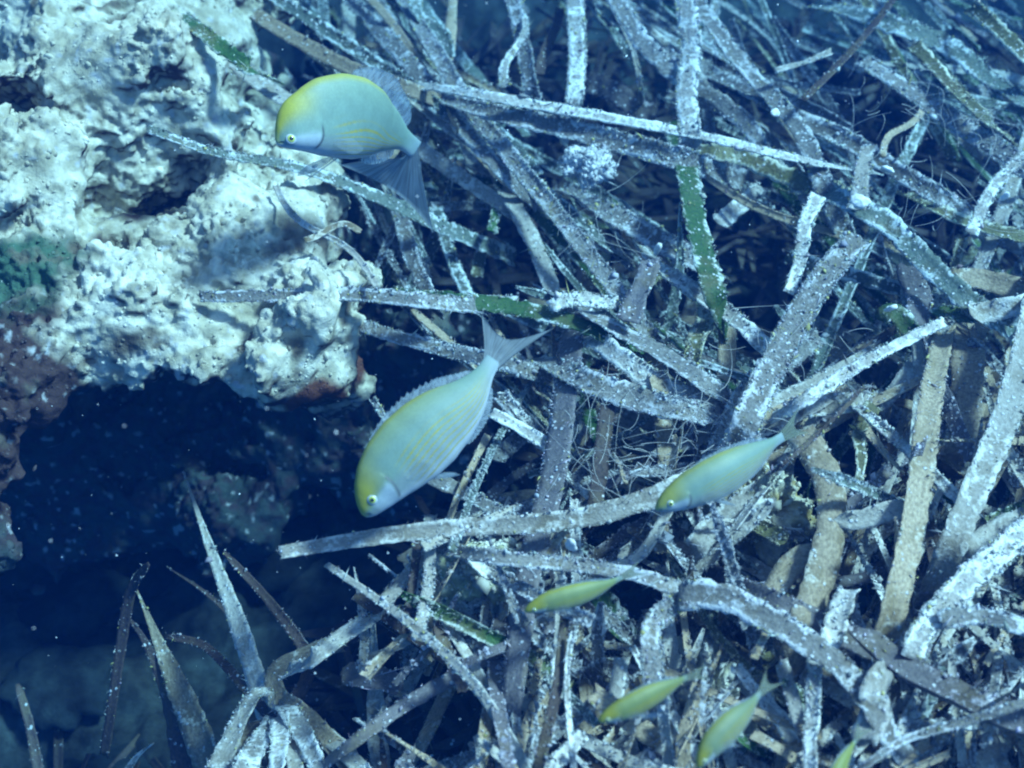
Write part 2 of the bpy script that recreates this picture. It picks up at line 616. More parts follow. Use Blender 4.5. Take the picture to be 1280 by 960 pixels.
# ------------------------------------------------------------------ seagrass blades
def catmull(pts, n):
    pts = np.asarray(pts, float)
    if len(pts) == 2:
        t = np.linspace(0, 1, n)[:, None]
        return pts[0] * (1 - t) + pts[1] * t
    ext = np.vstack([2 * pts[0] - pts[1], pts, 2 * pts[-1] - pts[-2]])
    seg = np.linalg.norm(np.diff(pts, axis=0), axis=1)
    cum = np.concatenate([[0], np.cumsum(seg)])
    out = []
    for d in np.linspace(0, cum[-1], n):
        i = min(max(np.searchsorted(cum, d, side='right') - 1, 0), len(pts) - 2)
        t = (d - cum[i]) / (seg[i] + 1e-9)
        p0, p1, p2, p3 = ext[i:i + 4]
        out.append(0.5 * (2 * p1 + (p2 - p0) * t + (2 * p0 - 5 * p1 + 4 * p2 - p3) * t * t + (3 * p1 - p0 - 3 * p2 + p3) * t ** 3))
    return np.array(out)


COVER = {'pale': 0.5, 'crusted': 1.3, 'white': 1.2, 'brown': 0.3, 'purple': 0.45, 'green': 0.8, 'olive': 0.9, 'dark': 0.35, 'teal': 1.1}
CCOL = {'pale': (0.58, 0.58, 0.59), 'crusted': (0.54, 0.55, 0.57), 'white': (0.64, 0.63, 0.61), 'brown': (0.52, 0.48, 0.46),
        'purple': (0.64, 0.61, 0.68), 'green': (0.50, 0.54, 0.46), 'olive': (0.58, 0.54, 0.38), 'dark': (0.45, 0.43, 0.44), 'teal': (0.52, 0.56, 0.54)}
U = np.array([-1.0, -0.55, 0.0, 0.55, 1.0])


def leaf_geo(path, w, roll, cup, rng, tip0, tip1, thick=0.0005, rag_amp=0.34):
    """A thin closed ribbon. path (n,3), w (n,) half widths in metres."""
    n = len(path)
    tan = unit(np.gradient(path, axis=0))
    ref = unit(np.array([0, 0, 1.0]) * 0.75 + unit(CAM - path) * 0.45)
    side = unit(np.cross(tan, ref))
    nor = np.cross(side, tan)
    ang = (np.linspace(roll[0], roll[1], n) + 0.28 * np.sin(np.linspace(0, rng.uniform(2, 7), n) + rng.uniform(0, 6)))[:, None]
    s2 = side * np.cos(ang) + nor * np.sin(ang)
    n2 = nor * np.cos(ang) - side * np.sin(ang)
    t = np.linspace(0, 1, n)
    ww = w * (1 + 0.10 * (rng.random(n) - 0.5))
    rag = 1 + rag_amp * (rng.random((n, 2)) - 0.45)
    if tip0 == 'round':
        ww = ww * np.clip((t / 0.07), 0.15, 1) ** 0.5
    elif tip0 == 'point':
        ww = ww * np.clip((t / 0.5), 0.06, 1) ** 0.8
    if tip1 == 'round':
        ww = ww * np.clip(((1 - t) / 0.07), 0.15, 1) ** 0.5
    elif tip1 == 'point':
        ww = ww * np.clip(((1 - t) / 0.6), 0.10, 1) ** 0.6
    rings, uvs = [], []
    cum = np.concatenate([[0], np.cumsum(np.linalg.norm(np.diff(path, axis=0), axis=1))])
    for i in range(n):
        Ur = U * np.where(U < 0, rag[i, 0], rag[i, 1])
        a = path[i] + s2[i] * (Ur * ww[i])[:, None] + n2[i] * (cup * ww[i] * U * U)[:, None]
        jag = 0
        if i in (0, n - 1):
            jag = (rng.random(5) - 0.5) * ww[i] * 0.7
            a = a + tan[i] * jag[:, None]
        b = a - n2[i] * thick
        rings.append(np.vstack([a, b[::-1]]))
        uvs += [((u + 1) / 2, cum[i] * 20) for u in U] + [((u + 1) / 2, cum[i] * 20) for u in U[::-1]]
    V = np.concatenate(rings)
    k = 10
    F = []
    for i in range(n - 1):
        for j in range(k):
            F.append((i * k + j, i * k + (j + 1) % k, (i + 1) * k + (j + 1) % k, (i + 1) * k + j))
    for i in (0, n - 1):
        for j in range(4):
            q = (i * k + j, i * k + j + 1, i * k + 8 - j, i * k + 9 - j)
            F.append(q if i else q[::-1])
    return V, np.array(F)[:, ::-1].copy(), np.array(uvs), s2, n2, ww, cum[-1]


def limp(path, rng, k=1.0):
    """Small slow bends, since dead blades are never straight."""
    L = np.linalg.norm(path[-1] - path[0])
    t = np.linspace(0, 1, len(path))
    off = np.zeros_like(path)
    for f in (1.0, 1.7, 2.9):
        off += np.sin(t * math.pi * f + rng.uniform(0, 6.28))[:, None] * rng.normal(0, 1, 3) * 0.0032 * L / f
    return path + off * k * np.array([1, 1, 0.6])


def make_leaf(name, path, w, style, rng, roll=(0, 0), cup=0.12, tip0='cut', tip1='cut', parent=None, origin=None, dens=1.0, crust=True):
    n = len(path)
    path = limp(path, rng)
    dens = dens * rng.choice([0.5, 0.9, 1.3, 1.6])
    V, F, uv, s2, n2, ww, L = leaf_geo(path, w, roll, cup, rng, tip0, tip1, rag_amp=0.36 if COVER[style] > 0.7 else 0.14)
    base = np.array(path[0] if origin is None else origin)
    o = mesh_obj(name, V, F, M[style], parent, uv=uv, loc=None if parent is not None else base)
    if parent is not None:
        o.location = -base
    cnt = int(L * 1000 * 11.0 * COVER[style] * dens * (0.6 + 0.4 * ww.mean() / 0.005))
    if crust and cnt > 8:
        ti = rng.uniform(0, n - 1.001, cnt)
        # growth is patchy along a blade
        patch = np.interp(ti, np.arange(0, n + 8, 5), rng.random(len(np.arange(0, n + 8, 5))))
        keep = rng.random(cnt) < 0.08 + 1.3 * patch ** 1.6
        ti = ti[keep]
        m = len(ti)
        i0 = ti.astype(int)
        fr = (ti - i0)[:, None]
        pc = path[i0] * (1 - fr) + path[i0 + 1] * fr
        edge = rng.random(m) < 0.72
        uu = np.where(edge, np.sign(rng.random(m) - 0.5) * rng.uniform(0.88, 1.08, m), rng.uniform(-0.95, 0.95, m))
        pos = pc + s2[i0] * (uu * ww[i0])[:, None] + n2[i0] * (cup * ww[i0] * uu * uu + rng.uniform(0, 0.0006, m))[:, None]
        size = rng.lognormal(math.log(0.00027), 0.55, m)
        cc = np.array(CCOL[style])[None] * rng.uniform(0.30, 1.0, (m, 1)) * (1 + rng.normal(0, 0.05, (m, 3)))
        yl = rng.random(m) < 0.10
        cc[yl] = np.array([0.42, 0.38, 0.16]) * rng.uniform(0.6, 1.2, (yl.sum(), 1))
        v, f, c = flakes(pos, np.clip(size, 0.00015, 0.0016), np.clip(cc, 0.02, 0.85), 1.0, rng, hair=0.50)
        if parent is None:
            ch = mesh_obj('algae_crust', v - base, f, M['crust'], o, cols=c, smooth=False)
        else:
            ch = mesh_obj('algae_crust', v, f, M['crust'], o, cols=c, smooth=False)
        ch['kind'] = 'stuff'
    return o


def px_leaf(pts, w, style, z, label, roll=(0, 0), cup=None, tips=('cut', 'cut'), group=None, dens=1.0, ext=3):
    """pts: photo points along the blade; z: one level or one per end; w: full width in photo pixels (start, end)."""
    rng = np.random.default_rng(abs(hash(label)) % 9999 if False else sum(ord(c) * (i + 1) for i, c in enumerate(label)))
    z0, z1 = z if isinstance(z, tuple) else (z, z)
    m = len(pts)
    ctrl = [P(x, y, z0 + (z1 - z0) * i / (m - 1)) for i, (x, y) in enumerate(pts)]
    plen = sum(math.dist(pts[i], pts[i + 1]) for i in range(m - 1))
    if plen > 95:                                     # both ends run on and sink under their neighbours
        for end in (0, -1):
            (xa, ya), (xb, yb) = (pts[0], pts[1]) if end == 0 else (pts[-1], pts[-2])
            if (ext >> (0 if end == 0 else 1)) & 1 == 0:
                continue
            k = min(90.0, 0.34 * plen) / math.dist((xa, ya), (xb, yb))
            q = P(xa + (xa - xb) * k, ya + (ya - yb) * k, (z0 if end == 0 else z1) - 0.034)
            ctrl = [q] + ctrl if end == 0 else ctrl + [q]
    m = len(ctrl)
    L = sum(np.linalg.norm(ctrl[i + 1] - ctrl[i]) for i in range(m - 1))
    n = int(min(100, max(14, L / 0.0024)))
    path = catmull(ctrl, n)
    wob = rng.normal(0, 1, 3) * 0.0015
    path = path + np.sin(np.linspace(0, math.pi * 2, n))[:, None] * wob[None]
    depth = (path - CAM) @ FWD
    w0, w1 = w if isinstance(w, tuple) else (w, w)
    hw = np.linspace(w0, w1, n) * depth / FPX * 0.44
    if cup is None:
        cup = rng.uniform(-0.05, 0.30)
    r = rng.normal(0, 0.22, 2)
    o = make_leaf('seagrass_leaf', path, hw, style, rng, (roll[0] + r[0], roll[1] + r[1]), cup, tips[0], tips[1], dens=dens)
    return tag(o, label, 'leaf', group)


build_rock()

# ------------------------------------------------------------------ sea bed
def bed_z(x, y):
    def sm(a, b, v):
        t = np.clip((v - a) / (b - a), 0, 1)
        return t * t * (3 - 2 * t)
    pit = (1 - sm(-0.13, 0.00, x)) * (1 - sm(0.02, 0.15, y))
    p = np.stack([x, y, 0 * x], 1)
    far = sm(0.5, 3.0, np.hypot(x, y))
    return -0.125 - 0.050 * pit + (fbm(p, 14.0, 3, 90) - 0.5) * 0.05 + (fbm(p, 70.0, 3, 95) - 0.5) * 0.018 + far * (fbm(p, 1.3, 3, 99) - 0.5) * 0.6


def build_bed():
    a = np.linspace(-1, 1, 361)
    ax = np.sign(a) * (0.42 * np.abs(a) + 3.6 * np.abs(a) ** 7)
    X, Y = np.meshgrid(ax, ax + 0.05, indexing='ij')
    x, y = X.ravel(), Y.ravel()
    z = bed_z(x, y)
    V = np.stack([x, y, z], 1)
    n = len(a)
    I = np.arange(n * n).reshape(n, n)
    Q = np.stack([I[:-1, :-1], I[1:, :-1], I[1:, 1:], I[:-1, 1:]], -1).reshape(-1, 4)
    g = fbm(V, 45.0, 3, 101)[:, None]
    h = fbm(V, 110.0, 3, 105)[:, None]
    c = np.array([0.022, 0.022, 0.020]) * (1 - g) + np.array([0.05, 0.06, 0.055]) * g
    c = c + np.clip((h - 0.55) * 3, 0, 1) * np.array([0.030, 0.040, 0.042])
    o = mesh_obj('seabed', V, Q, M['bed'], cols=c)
    tag(o, kind='structure')


build_bed()


def lump(name, c, r, seed, cols, mat, amp=0.25, freq=60.0, nu=40, nv=24):
    """A closed irregular lump."""
    th = np.linspace(0, 2 * math.pi, nu, endpoint=False)
    ph = np.linspace(0.0, math.pi, nv)
    T, Ph = np.meshgrid(th, ph)
    d = np.stack([np.cos(T) * np.sin(Ph), np.sin(T) * np.sin(Ph), np.cos(Ph)], -1).reshape(-1, 3)
    q = d * np.array(r)
    k = 1 + amp * 2 * (fbm(q + seed * 1.7, freq, 3, seed) - 0.5) + amp * 0.8 * (fbm(q + seed, freq * 4, 2, seed + 5) - 0.5)
    V = q * k[:, None]
    I = np.arange(nu * nv).reshape(nv, nu)
    R = np.roll(I, -1, 1)
    Q = np.stack([I[:-1], I[1:], R[1:], R[:-1]], -1).reshape(-1, 4)
    g = fbm(V + seed, freq * 2, 3, seed + 9)
    m = np.clip((g - 0.4) * 5, 0, 1)[:, None]
    col = np.array(cols[0]) * (1 - m) + np.array(cols[1]) * m
    o = mesh_obj(name, V, Q, mat, cols=col)
    o.location = c
    return o


# stones on the floor of the hollow
for k, (px, py, r, lab) in enumerate([
    (128, 772, 0.020, 'round dim grey stone on the hollow floor left of the hooked dark leaf'),
    (60, 720, 0.026, 'broad blue grey stone on the hollow floor near the left edge'),
    (70, 830, 0.022, 'low dim stone beside the upright dark leaf at lower left'),
    (20, 660, 0.024, 'dark stone at the left edge under the rock arch'),
    (180, 660, 0.020, 'dark stone in the deepest shade below the arch'),
    (330, 660, 0.026, 'flat dark stone at the back of the hollow right of the tall leaf tip'),
    (120, 930, 0.022, 'dim stone at the bottom edge left of the broad brown leaf'),
]):
    c = P(px, py, -0.14)
    c[2] = bed_z(np.array([c[0]]), np.array([c[1]]))[0] + r * 0.02
    o = lump('stone', c, (r * 1.35, r, r * 0.42), k + 3, ((0.022, 0.030, 0.031), (0.010, 0.013, 0.014)), M['stone'], amp=0.55, freq=38.0)
    tag(o, lab, 'stone', 'stones on the floor of the hollow')

# ------------------------------------------------------------------ the blades traced from the photograph
T = px_leaf
R = ('round', 'round')
# --- over and beside the rock
T([(185, 160), (270, 193), (380, 214), (470, 246), (560, 285)], (14, 26), 'teal', (0.092, 0.03), 'blue grey leaf lying across the pale rock below the topmost fish', ext=2)
T([(180, 0), (262, 45), (330, 95), (390, 130)], 26, 'pale', (0.075, 0.05), 'pale leaf along the top rim of the rock beside the green strip', ext=3)
T([(238, 30), (285, 62), (318, 84)], 24, 'green', 0.094, 'short dark green strip of leaf on top of the pale rock')
T([(300, 0), (372, 52), (440, 92), (520, 120)], 22, 'brown', 0.045, 'brown grey leaf passing above the topmost fish towards its tail')
T([(345, 0), (420, 45), (500, 95), (560, 140)], 20, 'teal', (0.05, 0.035), 'grey green leaf running above the topmost fish from the top edge')
T([(345, 232), (400, 290), (470, 357)], 9, 'pale', 0.068, 'thin pale stalk on the rock below the topmost fish', ext=0)
T([(380, 300), (420, 283), (450, 290)], 9, 'brown', 0.070, 'small brown curved shred on the rock under the topmost fish')
T([(250, 372), (350, 374), (450, 370), (560, 376)], (16, 30), 'crusted', 0.060, 'level crusted leaf whose left end lies on the lower rock lobe', ext=2)
T([(555, 374), (640, 384), (700, 400), (765, 424)], 28, 'green', 0.045, 'dark green leaf crossing behind the tail of the central fish')
T([(425, 398), (500, 420), (560, 436), (650, 462)], (18, 26), 'crusted', 0.040, 'lavender crusted leaf running from the rock nodule to the central fish', ext=2)
T([(500, 268), (512, 310), (535, 362)], 22, 'crusted', 0.02, 'upright crusted leaf just below the tail of the topmost fish')
T([(545, 265), (565, 320), (590, 372)], 18, 'teal', 0.01, 'grey leaf beside the upright one below the topmost fish tail')
T([(605, 305), (600, 322), (595, 345)], 17, 'olive', 0.0, 'tiny yellowish flake of leaf in the dark gap below the topmost fish')
T([(466, 500), (478, 518), (492, 534)], 8, 'white', 0.01, 'tiny white stub left of the central fish')
# --- the long slope of leaves through the middle
T([(490, 55), (540, 108), (590, 165), (640, 222)], 24, 'crusted', 0.035, 'crusted leaf descending right from above the topmost fish tail')
T([(540, 60), (580, 120), (640, 195), (700, 268), (760, 345), (800, 400)], (18, 26), 'crusted', 0.042, 'long crusted leaf slanting down across the middle right of the topmost fish')
T([(525, 185), (580, 225), (640, 268)], 22, 'pale', 0.02, 'pale leaf leaving the tip of the topmost fish tail to the right')
T([(645, 258), (668, 310), (692, 385)], (30, 22), 'pale', 0.022, 'pale leaf forming the left arm of a V above the central fish tail')
T([(668, 262), (715, 320), (760, 378)], 16, 'green', 0.015, 'green leaf between the arms of the pale V')
T([(690, 384), (730, 374), (772, 378)], 22, 'white', 0.05, 'cream bleached scrap right of the central fish tail')
T([(735, 392), (780, 420), (830, 448), (895, 492)], 34, 'crusted', 0.048, 'thick white crusted leaf from the cream scrap down to the right')
T([(745, 258), (800, 288), (862, 322)], 32, 'crusted', 0.03, 'broad crusted leaf left of the green centred upright leaf')
T([(840, 340), (880, 372), (915, 400), (958, 442)], 24, 'white', 0.045, 'white leaf falling right from the foot of the green centred leaf')
T([(812, 325), (802, 360), (788, 402)], (28, 36), 'purple', 0.055, 'smooth purple grey scrap standing right of the cream scrap')
T([(884, 376), (876, 415), (866, 458)], 26, 'olive', 0.042, 'short squarish straw coloured piece under the green centred leaf')
T([(905, 400), (908, 440), (900, 470)], 26, 'brown', 0.03, 'brown scrap just right of the straw coloured piece')
T([(855, 208), (868, 262), (884, 318), (900, 378)], (34, 38), 'green', 0.055, 'broad upright leaf with a green middle and white margins')
T([(952, 232), (930, 252), (900, 278)], (20, 26), 'white', 0.03, 'cream torn leaf end right of the green centred leaf')
T([(585, 120), (680, 136), (780, 150), (880, 166), (1010, 196)], 16, 'white', 0.062, 'long narrow white leaf crossing the upper middle almost level')
T([(610, 136), (690, 156), (770, 180), (850, 204)], (22, 34), 'crusted', 0.055, 'broad crusted leaf just under the long level white leaf')
T([(880, 185), (930, 195), (985, 222), (1040, 240)], 26, 'olive', 0.045, 'olive leaf with crust under the right end of the level white leaf')
T([(640, 205), (690, 245), (750, 300)], 18, 'teal', 0.025, 'grey green leaf between the level leaf and the pale V')
T([(560, 145), (600, 195), (660, 255)], 16, 'brown', 0.015, 'brown leaf under the long slanting crusted leaf')
# --- upper middle
T([(722, -10), (718, 60), (712, 130)], 24, 'white', 0.045, 'upright white leaf at the top edge, ending at the level leaf')
T([(640, -10), (654, 50), (664, 112)], 22, 'crusted', 0.04, 'crusted leaf at the top edge left of the upright white one')
T([(655, 20), (642, 62), (632, 108)], (8, 14), 'white', 0.046, 'narrow white leaf leaning on the crusted leaf near the top')
T([(700, 10), (688, 50), (674, 92)], 14, 'dark', 0.03, 'dark reddish leaf between two pale upright leaves near the top')
T([(765, -10), (800, 48), (842, 90)], 26, 'crusted', 0.05, 'crusted leaf slanting from the top edge to the tall white leaf')
T([(770, 15), (788, 60), (796, 106)], 7, 'pale', 0.035, 'thread thin leaf hanging in the dark gap near the top')
T([(735, 105), (775, 122), (818, 142)], 32, 'purple', 0.01, 'dull grey slab of leaf deep behind the level white leaf')
T([(862, -10), (860, 60), (850, 110), (856, 165)], 30, 'white', 0.062, 'tall white leaf coming down from the top edge')
T([(840, 75), (880, 112), (930, 152), (952, 180)], 24, 'crusted', 0.038, 'crusted leaf slanting right behind the tall white leaf')
T([(885, 25), (928, 82), (972, 130), (1004, 170), (1032, 236)], (22, 28), 'crusted', 0.05, 'long crusted leaf curving down right of the tall white leaf')
T([(520, -10), (535, 30), (560, 70)], 20, 'teal', 0.03, 'grey green leaf at the top edge above the topmost fish')
# --- upper right
T([(1122, -8), (1082, 40), (1042, 84), (1003, 124)], 12, 'dark', 0.07, 'dark narrow leaf leaning left across the upper right', ext=1)
T([(1040, 64), (1005, 78), (968, 88)], 10, 'pale', 0.062, 'thin grey leaf branching left from the dark narrow leaf', ext=1)
T([(1078, 74), (1128, 108), (1190, 150), (1290, 212)], (28, 30), 'crusted', 0.055, 'broad crusted leaf running from the dark narrow leaf to the right edge', ext=2)
T([(1142, 55), (1175, 90), (1200, 118), (1235, 150)], 22, 'olive', 0.065, 'yellowish crusted leaf pointing down right in the upper right', ext=2)
T([(1212, 8), (1248, 48), (1290, 78)], 22, 'olive', 0.062, 'yellowish crusted leaf nearest the top right corner', ext=2)
T([(1090, 28), (1180, 55), (1240, 94), (1290, 126)], 30, 'teal', 0.045, 'wide grey green leaf below the top right corner')
T([(955, 128), (1000, 150), (1060, 176), (1110, 204), (1180, 246)], 26, 'crusted', 0.045, 'crusted leaf under the dark narrow leaf, falling gently right')
T([(1022, 245), (1004, 300), (986, 366)], (22, 16), 'white', 0.062, 'crusted upright leaf left of the broad pale slanting one', ext=0)
T([(1088, 182), (1076, 225), (1070, 262)], (18, 28), 'pale', 0.068, 'short pale leaf ending in a white knob at upper right')
T([(1152, 138), (1126, 158), (1104, 196)], 10, 'brown', 0.06, 'thin brown stalk arched over a dark gap at upper right', ext=0)
T([(1286, 192), (1242, 236), (1214, 292)], (14, 18), 'white', 0.065, 'white leaf reaching in from the right edge, pointing down left', ext=1)
T([(1055, 258), (1112, 284), (1152, 318), (1215, 372)], (30, 34), 'teal', 0.06, 'fuzzy blue grey leaf crossing over the top of the broad pale leaf')
T([(1168, 260), (1220, 282), (1290, 300)], 26, 'olive', 0.042, 'olive grey leaf at the right edge below the white one')
T([(1180, 350), (1230, 352), (1290, 362)], 34, 'brown', 0.045, 'brownish leaf at the right edge above the pale blue one')
T([(1075, 296), (1032, 350), (990, 420), (950, 492), (928, 535)], (34, 44), 'crusted', 0.072, 'broad pale leaf slanting down left, largest of the right half', ext=2)
T([(1182, 402), (1120, 438), (1060, 468), (996, 500)], (16, 24), 'white', 0.07, 'white leaf pointing down left from the right, beside the broad pale one', ext=2)
T([(1290, 380), (1240, 388), (1215, 392)], 30, 'pale', 0.06, 'pale blue grey leaf end at the right edge')
T([(1218, 392), (1190, 394), (1170, 396)], 26, 'green', 0.052, 'short dark green piece joining the pale end at the right edge')
T([(1135, 330), (1150, 370), (1145, 410)], 34, 'purple', 0.048, 'dark purple speckled leaf under the blue grey fuzzy one')
T([(1100, 398), (1140, 404), (1150, 410)], 28, 'green', 0.05, 'green scrap between the white leaf and the purple speckled leaf')
# --- right, middle height
T([(1286, 396), (1264, 500), (1232, 590), (1196, 676)], (38, 40), 'pale', 0.065, 'long wide pale leaf standing near the right edge')
T([(1168, 496), (1152, 580), (1134, 660), (1106, 770)], (26, 48), 'brown', 0.068, 'wide brown leaf with one bright margin in the right half', cup=0.35)
T([(1000, 540), (1034, 610), (1036, 690), (1012, 790)], (44, 54), 'brown', 0.060, 'widest brown leaf, arching right of the yellowish growth', cup=-0.3, ext=2)
T([(1048, 642), (1095, 644), (1138, 646)], 28, 'pale', 0.062, 'short level pale leaf between two wide brown leaves')
T([(1078, 516), (1140, 570), (1210, 632)], (12, 18), 'white', 0.058, 'stalk like leaf crossing behind the brown leaf with the bright margin', ext=1)
T([(1092, 505), (1075, 540), (1072, 608)], (24, 12), 'olive', 0.055, 'straw coloured bent leaf above the short level pale one', ext=0)
T([(985, 520), (1030, 508), (1080, 500)], 30, 'pale', 0.05, 'pale leaf behind the tail of the medium fish')
T([(1062, 508), (1020, 540), (975, 572)], 6, 'dark', 0.066, 'thin black stem beside the tail of the medium fish')
T([(1215, 440), (1200, 510), (1190, 560)], 44, 'brown', 0.04, 'speckled brown leaf between the wide pale leaf and the bright margined one')
T([(1280, 664), (1205, 730), (1152, 790), (1142, 822)], (46, 34), 'white', 0.07, 'wide white leaf slanting from the right edge at lower right', ext=1)
T([(1290, 790), (1235, 778), (1176, 776)], 28, 'crusted', 0.074, 'lavender leaf reaching in level from the right edge', ext=1)
T([(1290, 640), (1240, 668), (1200, 700)], 34, 'pale', 0.05, 'pale leaf at the right edge above the wide white one')
# --- lower right
T([(1062, 788), (1128, 838), (1190, 872), (1245, 905)], (46, 66), 'purple', 0.07, 'dark rolled leaf with white rims at lower right', cup=0.75, tips=('round', 'cut'), ext=2)
T([(1108, 836), (1096, 868), (1078, 925)], (34, 46), 'pale', 0.076, 'smooth pale leaf end lying against the dark rolled leaf')
T([(1290, 876), (1210, 902), (1140, 922), (1082, 958)], (16, 9), 'crusted', 0.080, 'long thin lavender leaf curving in at the bottom right corner', ext=3)
T([(850, 742), (905, 752), (970, 786), (1035, 824), (1078, 862), (1108, 905)], (40, 34), 'crusted', 0.075, 'long bright lavender leaf descending right from the crusted joint', ext=2)
T([(868, 742), (826, 778), (816, 858)], (26, 34), 'crusted', 0.072, 'lavender leaf bending straight down from the crusted joint', ext=2)
T([(950, 748), (1025, 780), (1090, 812), (1150, 838)], 40, 'purple', 0.06, 'dark purple leaf above the long bright lavender one')
T([(922, 764), (968, 733), (1024, 694)], (40, 36), 'brown', 0.052, 'smooth brown leaf end leaning left below the widest brown leaf', ext=0)
T([(1062, 738), (1035, 800), (1028, 812)], 30, 'white', 0.066, 'white curled leaf above the dark rolled leaf')
T([(976, 826), (988, 862), (1000, 905)], 20, 'pale', 0.062, 'first pale strip under the bright lavender leaf')
T([(1010, 830), (1018, 890), (1026, 965)], 20, 'white', 0.066, 'second longer white strip under the bright lavender leaf')
T([(952, 868), (968, 892), (990, 925)], 22, 'white', 0.05, 'white crumbling leaf left of the two pale strips')
T([(836, 892), (855, 918), (876, 948)], 18, 'white', 0.055, 'short white leaf left of the lowest steep fish')
T([(778, 820), (772, 852), (768, 890)], 22, 'pale', 0.05, 'short pale upright leaf above the lowest level fish')
T([(790, 808), (802, 830), (812, 856)], 10, 'white', 0.056, 'slim white sliver left of the bent lavender leaf')
# --- centre and lower centre
T([(348, 692), (450, 676), (560, 662), (690, 652), (790, 628), (880, 590)], (22, 36), 'pale', 0.062, 'very long pale leaf spanning the hollow under the central fish', ext=2)
T([(608, 690), (690, 702), (770, 716), (846, 742)], (18, 26), 'crusted', 0.068, 'crusted leaf just above the small fish in the centre')
T([(640, 880), (650, 800), (662, 715), (690, 600), (706, 482)], (34, 42), 'purple', 0.048, 'long dark purple leaf dotted white, right of the central fish', dens=1.6)
T([(738, 625), (748, 560), (762, 492)], (24, 22), 'dark', 0.05, 'dark brown leaf right of the dotted purple leaf')
T([(706, 770), (694, 850), (674, 968)], (14, 20), 'dark', 0.066, 'very dark straight leaf at the bottom below the small centre fish', ext=2)
T([(717, 790), (719, 880), (712, 968)], (7, 11), 'white', 0.07, 'slim white leaf beside the very dark straight one', ext=2)
T([(536, 684), (531, 740), (519, 802)], 17, 'pale', 0.05, 'short pale leaf hanging below the very long pale leaf', ext=1)
T([(520, 686), (514, 735), (508, 792)], 13, 'dark', 0.046, 'dark leaf left of the short pale hanging one', ext=1)
T([(408, 706), (458, 744), (520, 790), (590, 852), (638, 918), (664, 968)], (9, 22), 'pale', 0.055, 'long slim grey leaf from the hollow to the bottom edge', ext=2)
T([(548, 756), (576, 808), (610, 868), (644, 935)], (12, 20), 'pale', 0.04, 'slim grey leaf to the right of the long slim one')
T([(440, 934), (510, 880), (575, 838), (648, 790)], (18, 26), 'purple', 0.032, 'dark leaf slanting up right under the two slim grey leaves')
T([(385, 822), (430, 794), (468, 774)], 28, 'pale', 0.025, 'short pale leaf end in the lower left of the mat')
T([(428, 838), (465, 846), (502, 862)], 32, 'purple', 0.01, 'dull blunt slab below the short pale leaf end', tips=R)
T([(615, 516), (648, 534), (686, 558)], 18, 'white', 0.045, 'cream leaf just right of the central fish belly')
T([(625, 494), (648, 520), (668, 552)], 20, 'crusted', 0.035, 'lavender leaf crossing above the cream one by the central fish')
T([(540, 598), (582, 618), (632, 648)], 22, 'crusted', 0.03, 'lavender crusted leaf under the belly of the central fish')
T([(810, 640), (845, 622), (800, 690), (760, 712)], 16, 'pale', 0.05, 'bent straw like leaf under the head of the medium fish', ext=0)
T([(735, 510), (745, 540), (752, 560)], 20, 'green', 0.03, 'small green scrap between the purple and the dark brown leaf')
T([(720, 470), (800, 500), (880, 520)], 36, 'crusted', 0.055, 'fuzzy pale leaf left of the broad pale slanting leaf')
T([(760, 440), (820, 478), (890, 505)], 30, 'white', 0.045, 'fuzzy white leaf running down to the foot of the broad pale leaf')
T([(880, 690), (900, 660), (950, 610)], 34, 'pale', 0.045, 'pale leaf under the belly of the medium fish')
T([(590, 690), (606, 715), (640, 730)], 18, 'white', 0.05, 'white crumbly leaf under the very long pale leaf')
T([(690, 950), (735, 900), (790, 862)], 20, 'brown', 0.03, 'brown leaf behind the lowest level fish')
T([(745, 750), (775, 780), (800, 800)], 36, 'green', 0.015, 'deep green leaf in the gap below the small centre fish')
T([(655, 840), (646, 880), (650, 930)], 12, 'white', 0.045, 'little pointed white leaf left of the very dark one')
T([(600, 800), (560, 860), (520, 930)], 22, 'brown', 0.0, 'brown leaf deep under the slim grey leaves')

# ------------------------------------------------------------------ living tuft at lower left: one plant, its leaves as parts
def plant(label, base_px, blades, cat='seagrass'):
    b = P(*base_px)
    e = bpy.data.objects.new('seagrass_plant', None)
    COL.objects.link(e)
    e.location = b
    tag(e, label, cat, 'rooted seagrass tufts')
    for k, (pts, w, style, zs, tips) in enumerate(blades):
        rng = np.random.default_rng(int(base_px[0]) + k)
        m = len(pts)
        ctrl = [P(x, y, zs[0] + (zs[1] - zs[0]) * i / (m - 1)) for i, (x, y) in enumerate(pts)]
        L = sum(np.linalg.norm(ctrl[i + 1] - ctrl[i]) for i in range(m - 1))
        n = int(min(90, max(14, L / 0.0024)))
        path = catmull(ctrl, n)
        depth = (path - CAM) @ FWD
        hw = np.linspace(w[0], w[1], n) * depth / FPX * 0.5
        make_leaf('leaf', path, hw, style, rng, tuple(rng.normal(0, 0.25, 2)), rng.uniform(0.05, 0.35), tips[0], tips[1], parent=e, origin=b, dens=0.55)


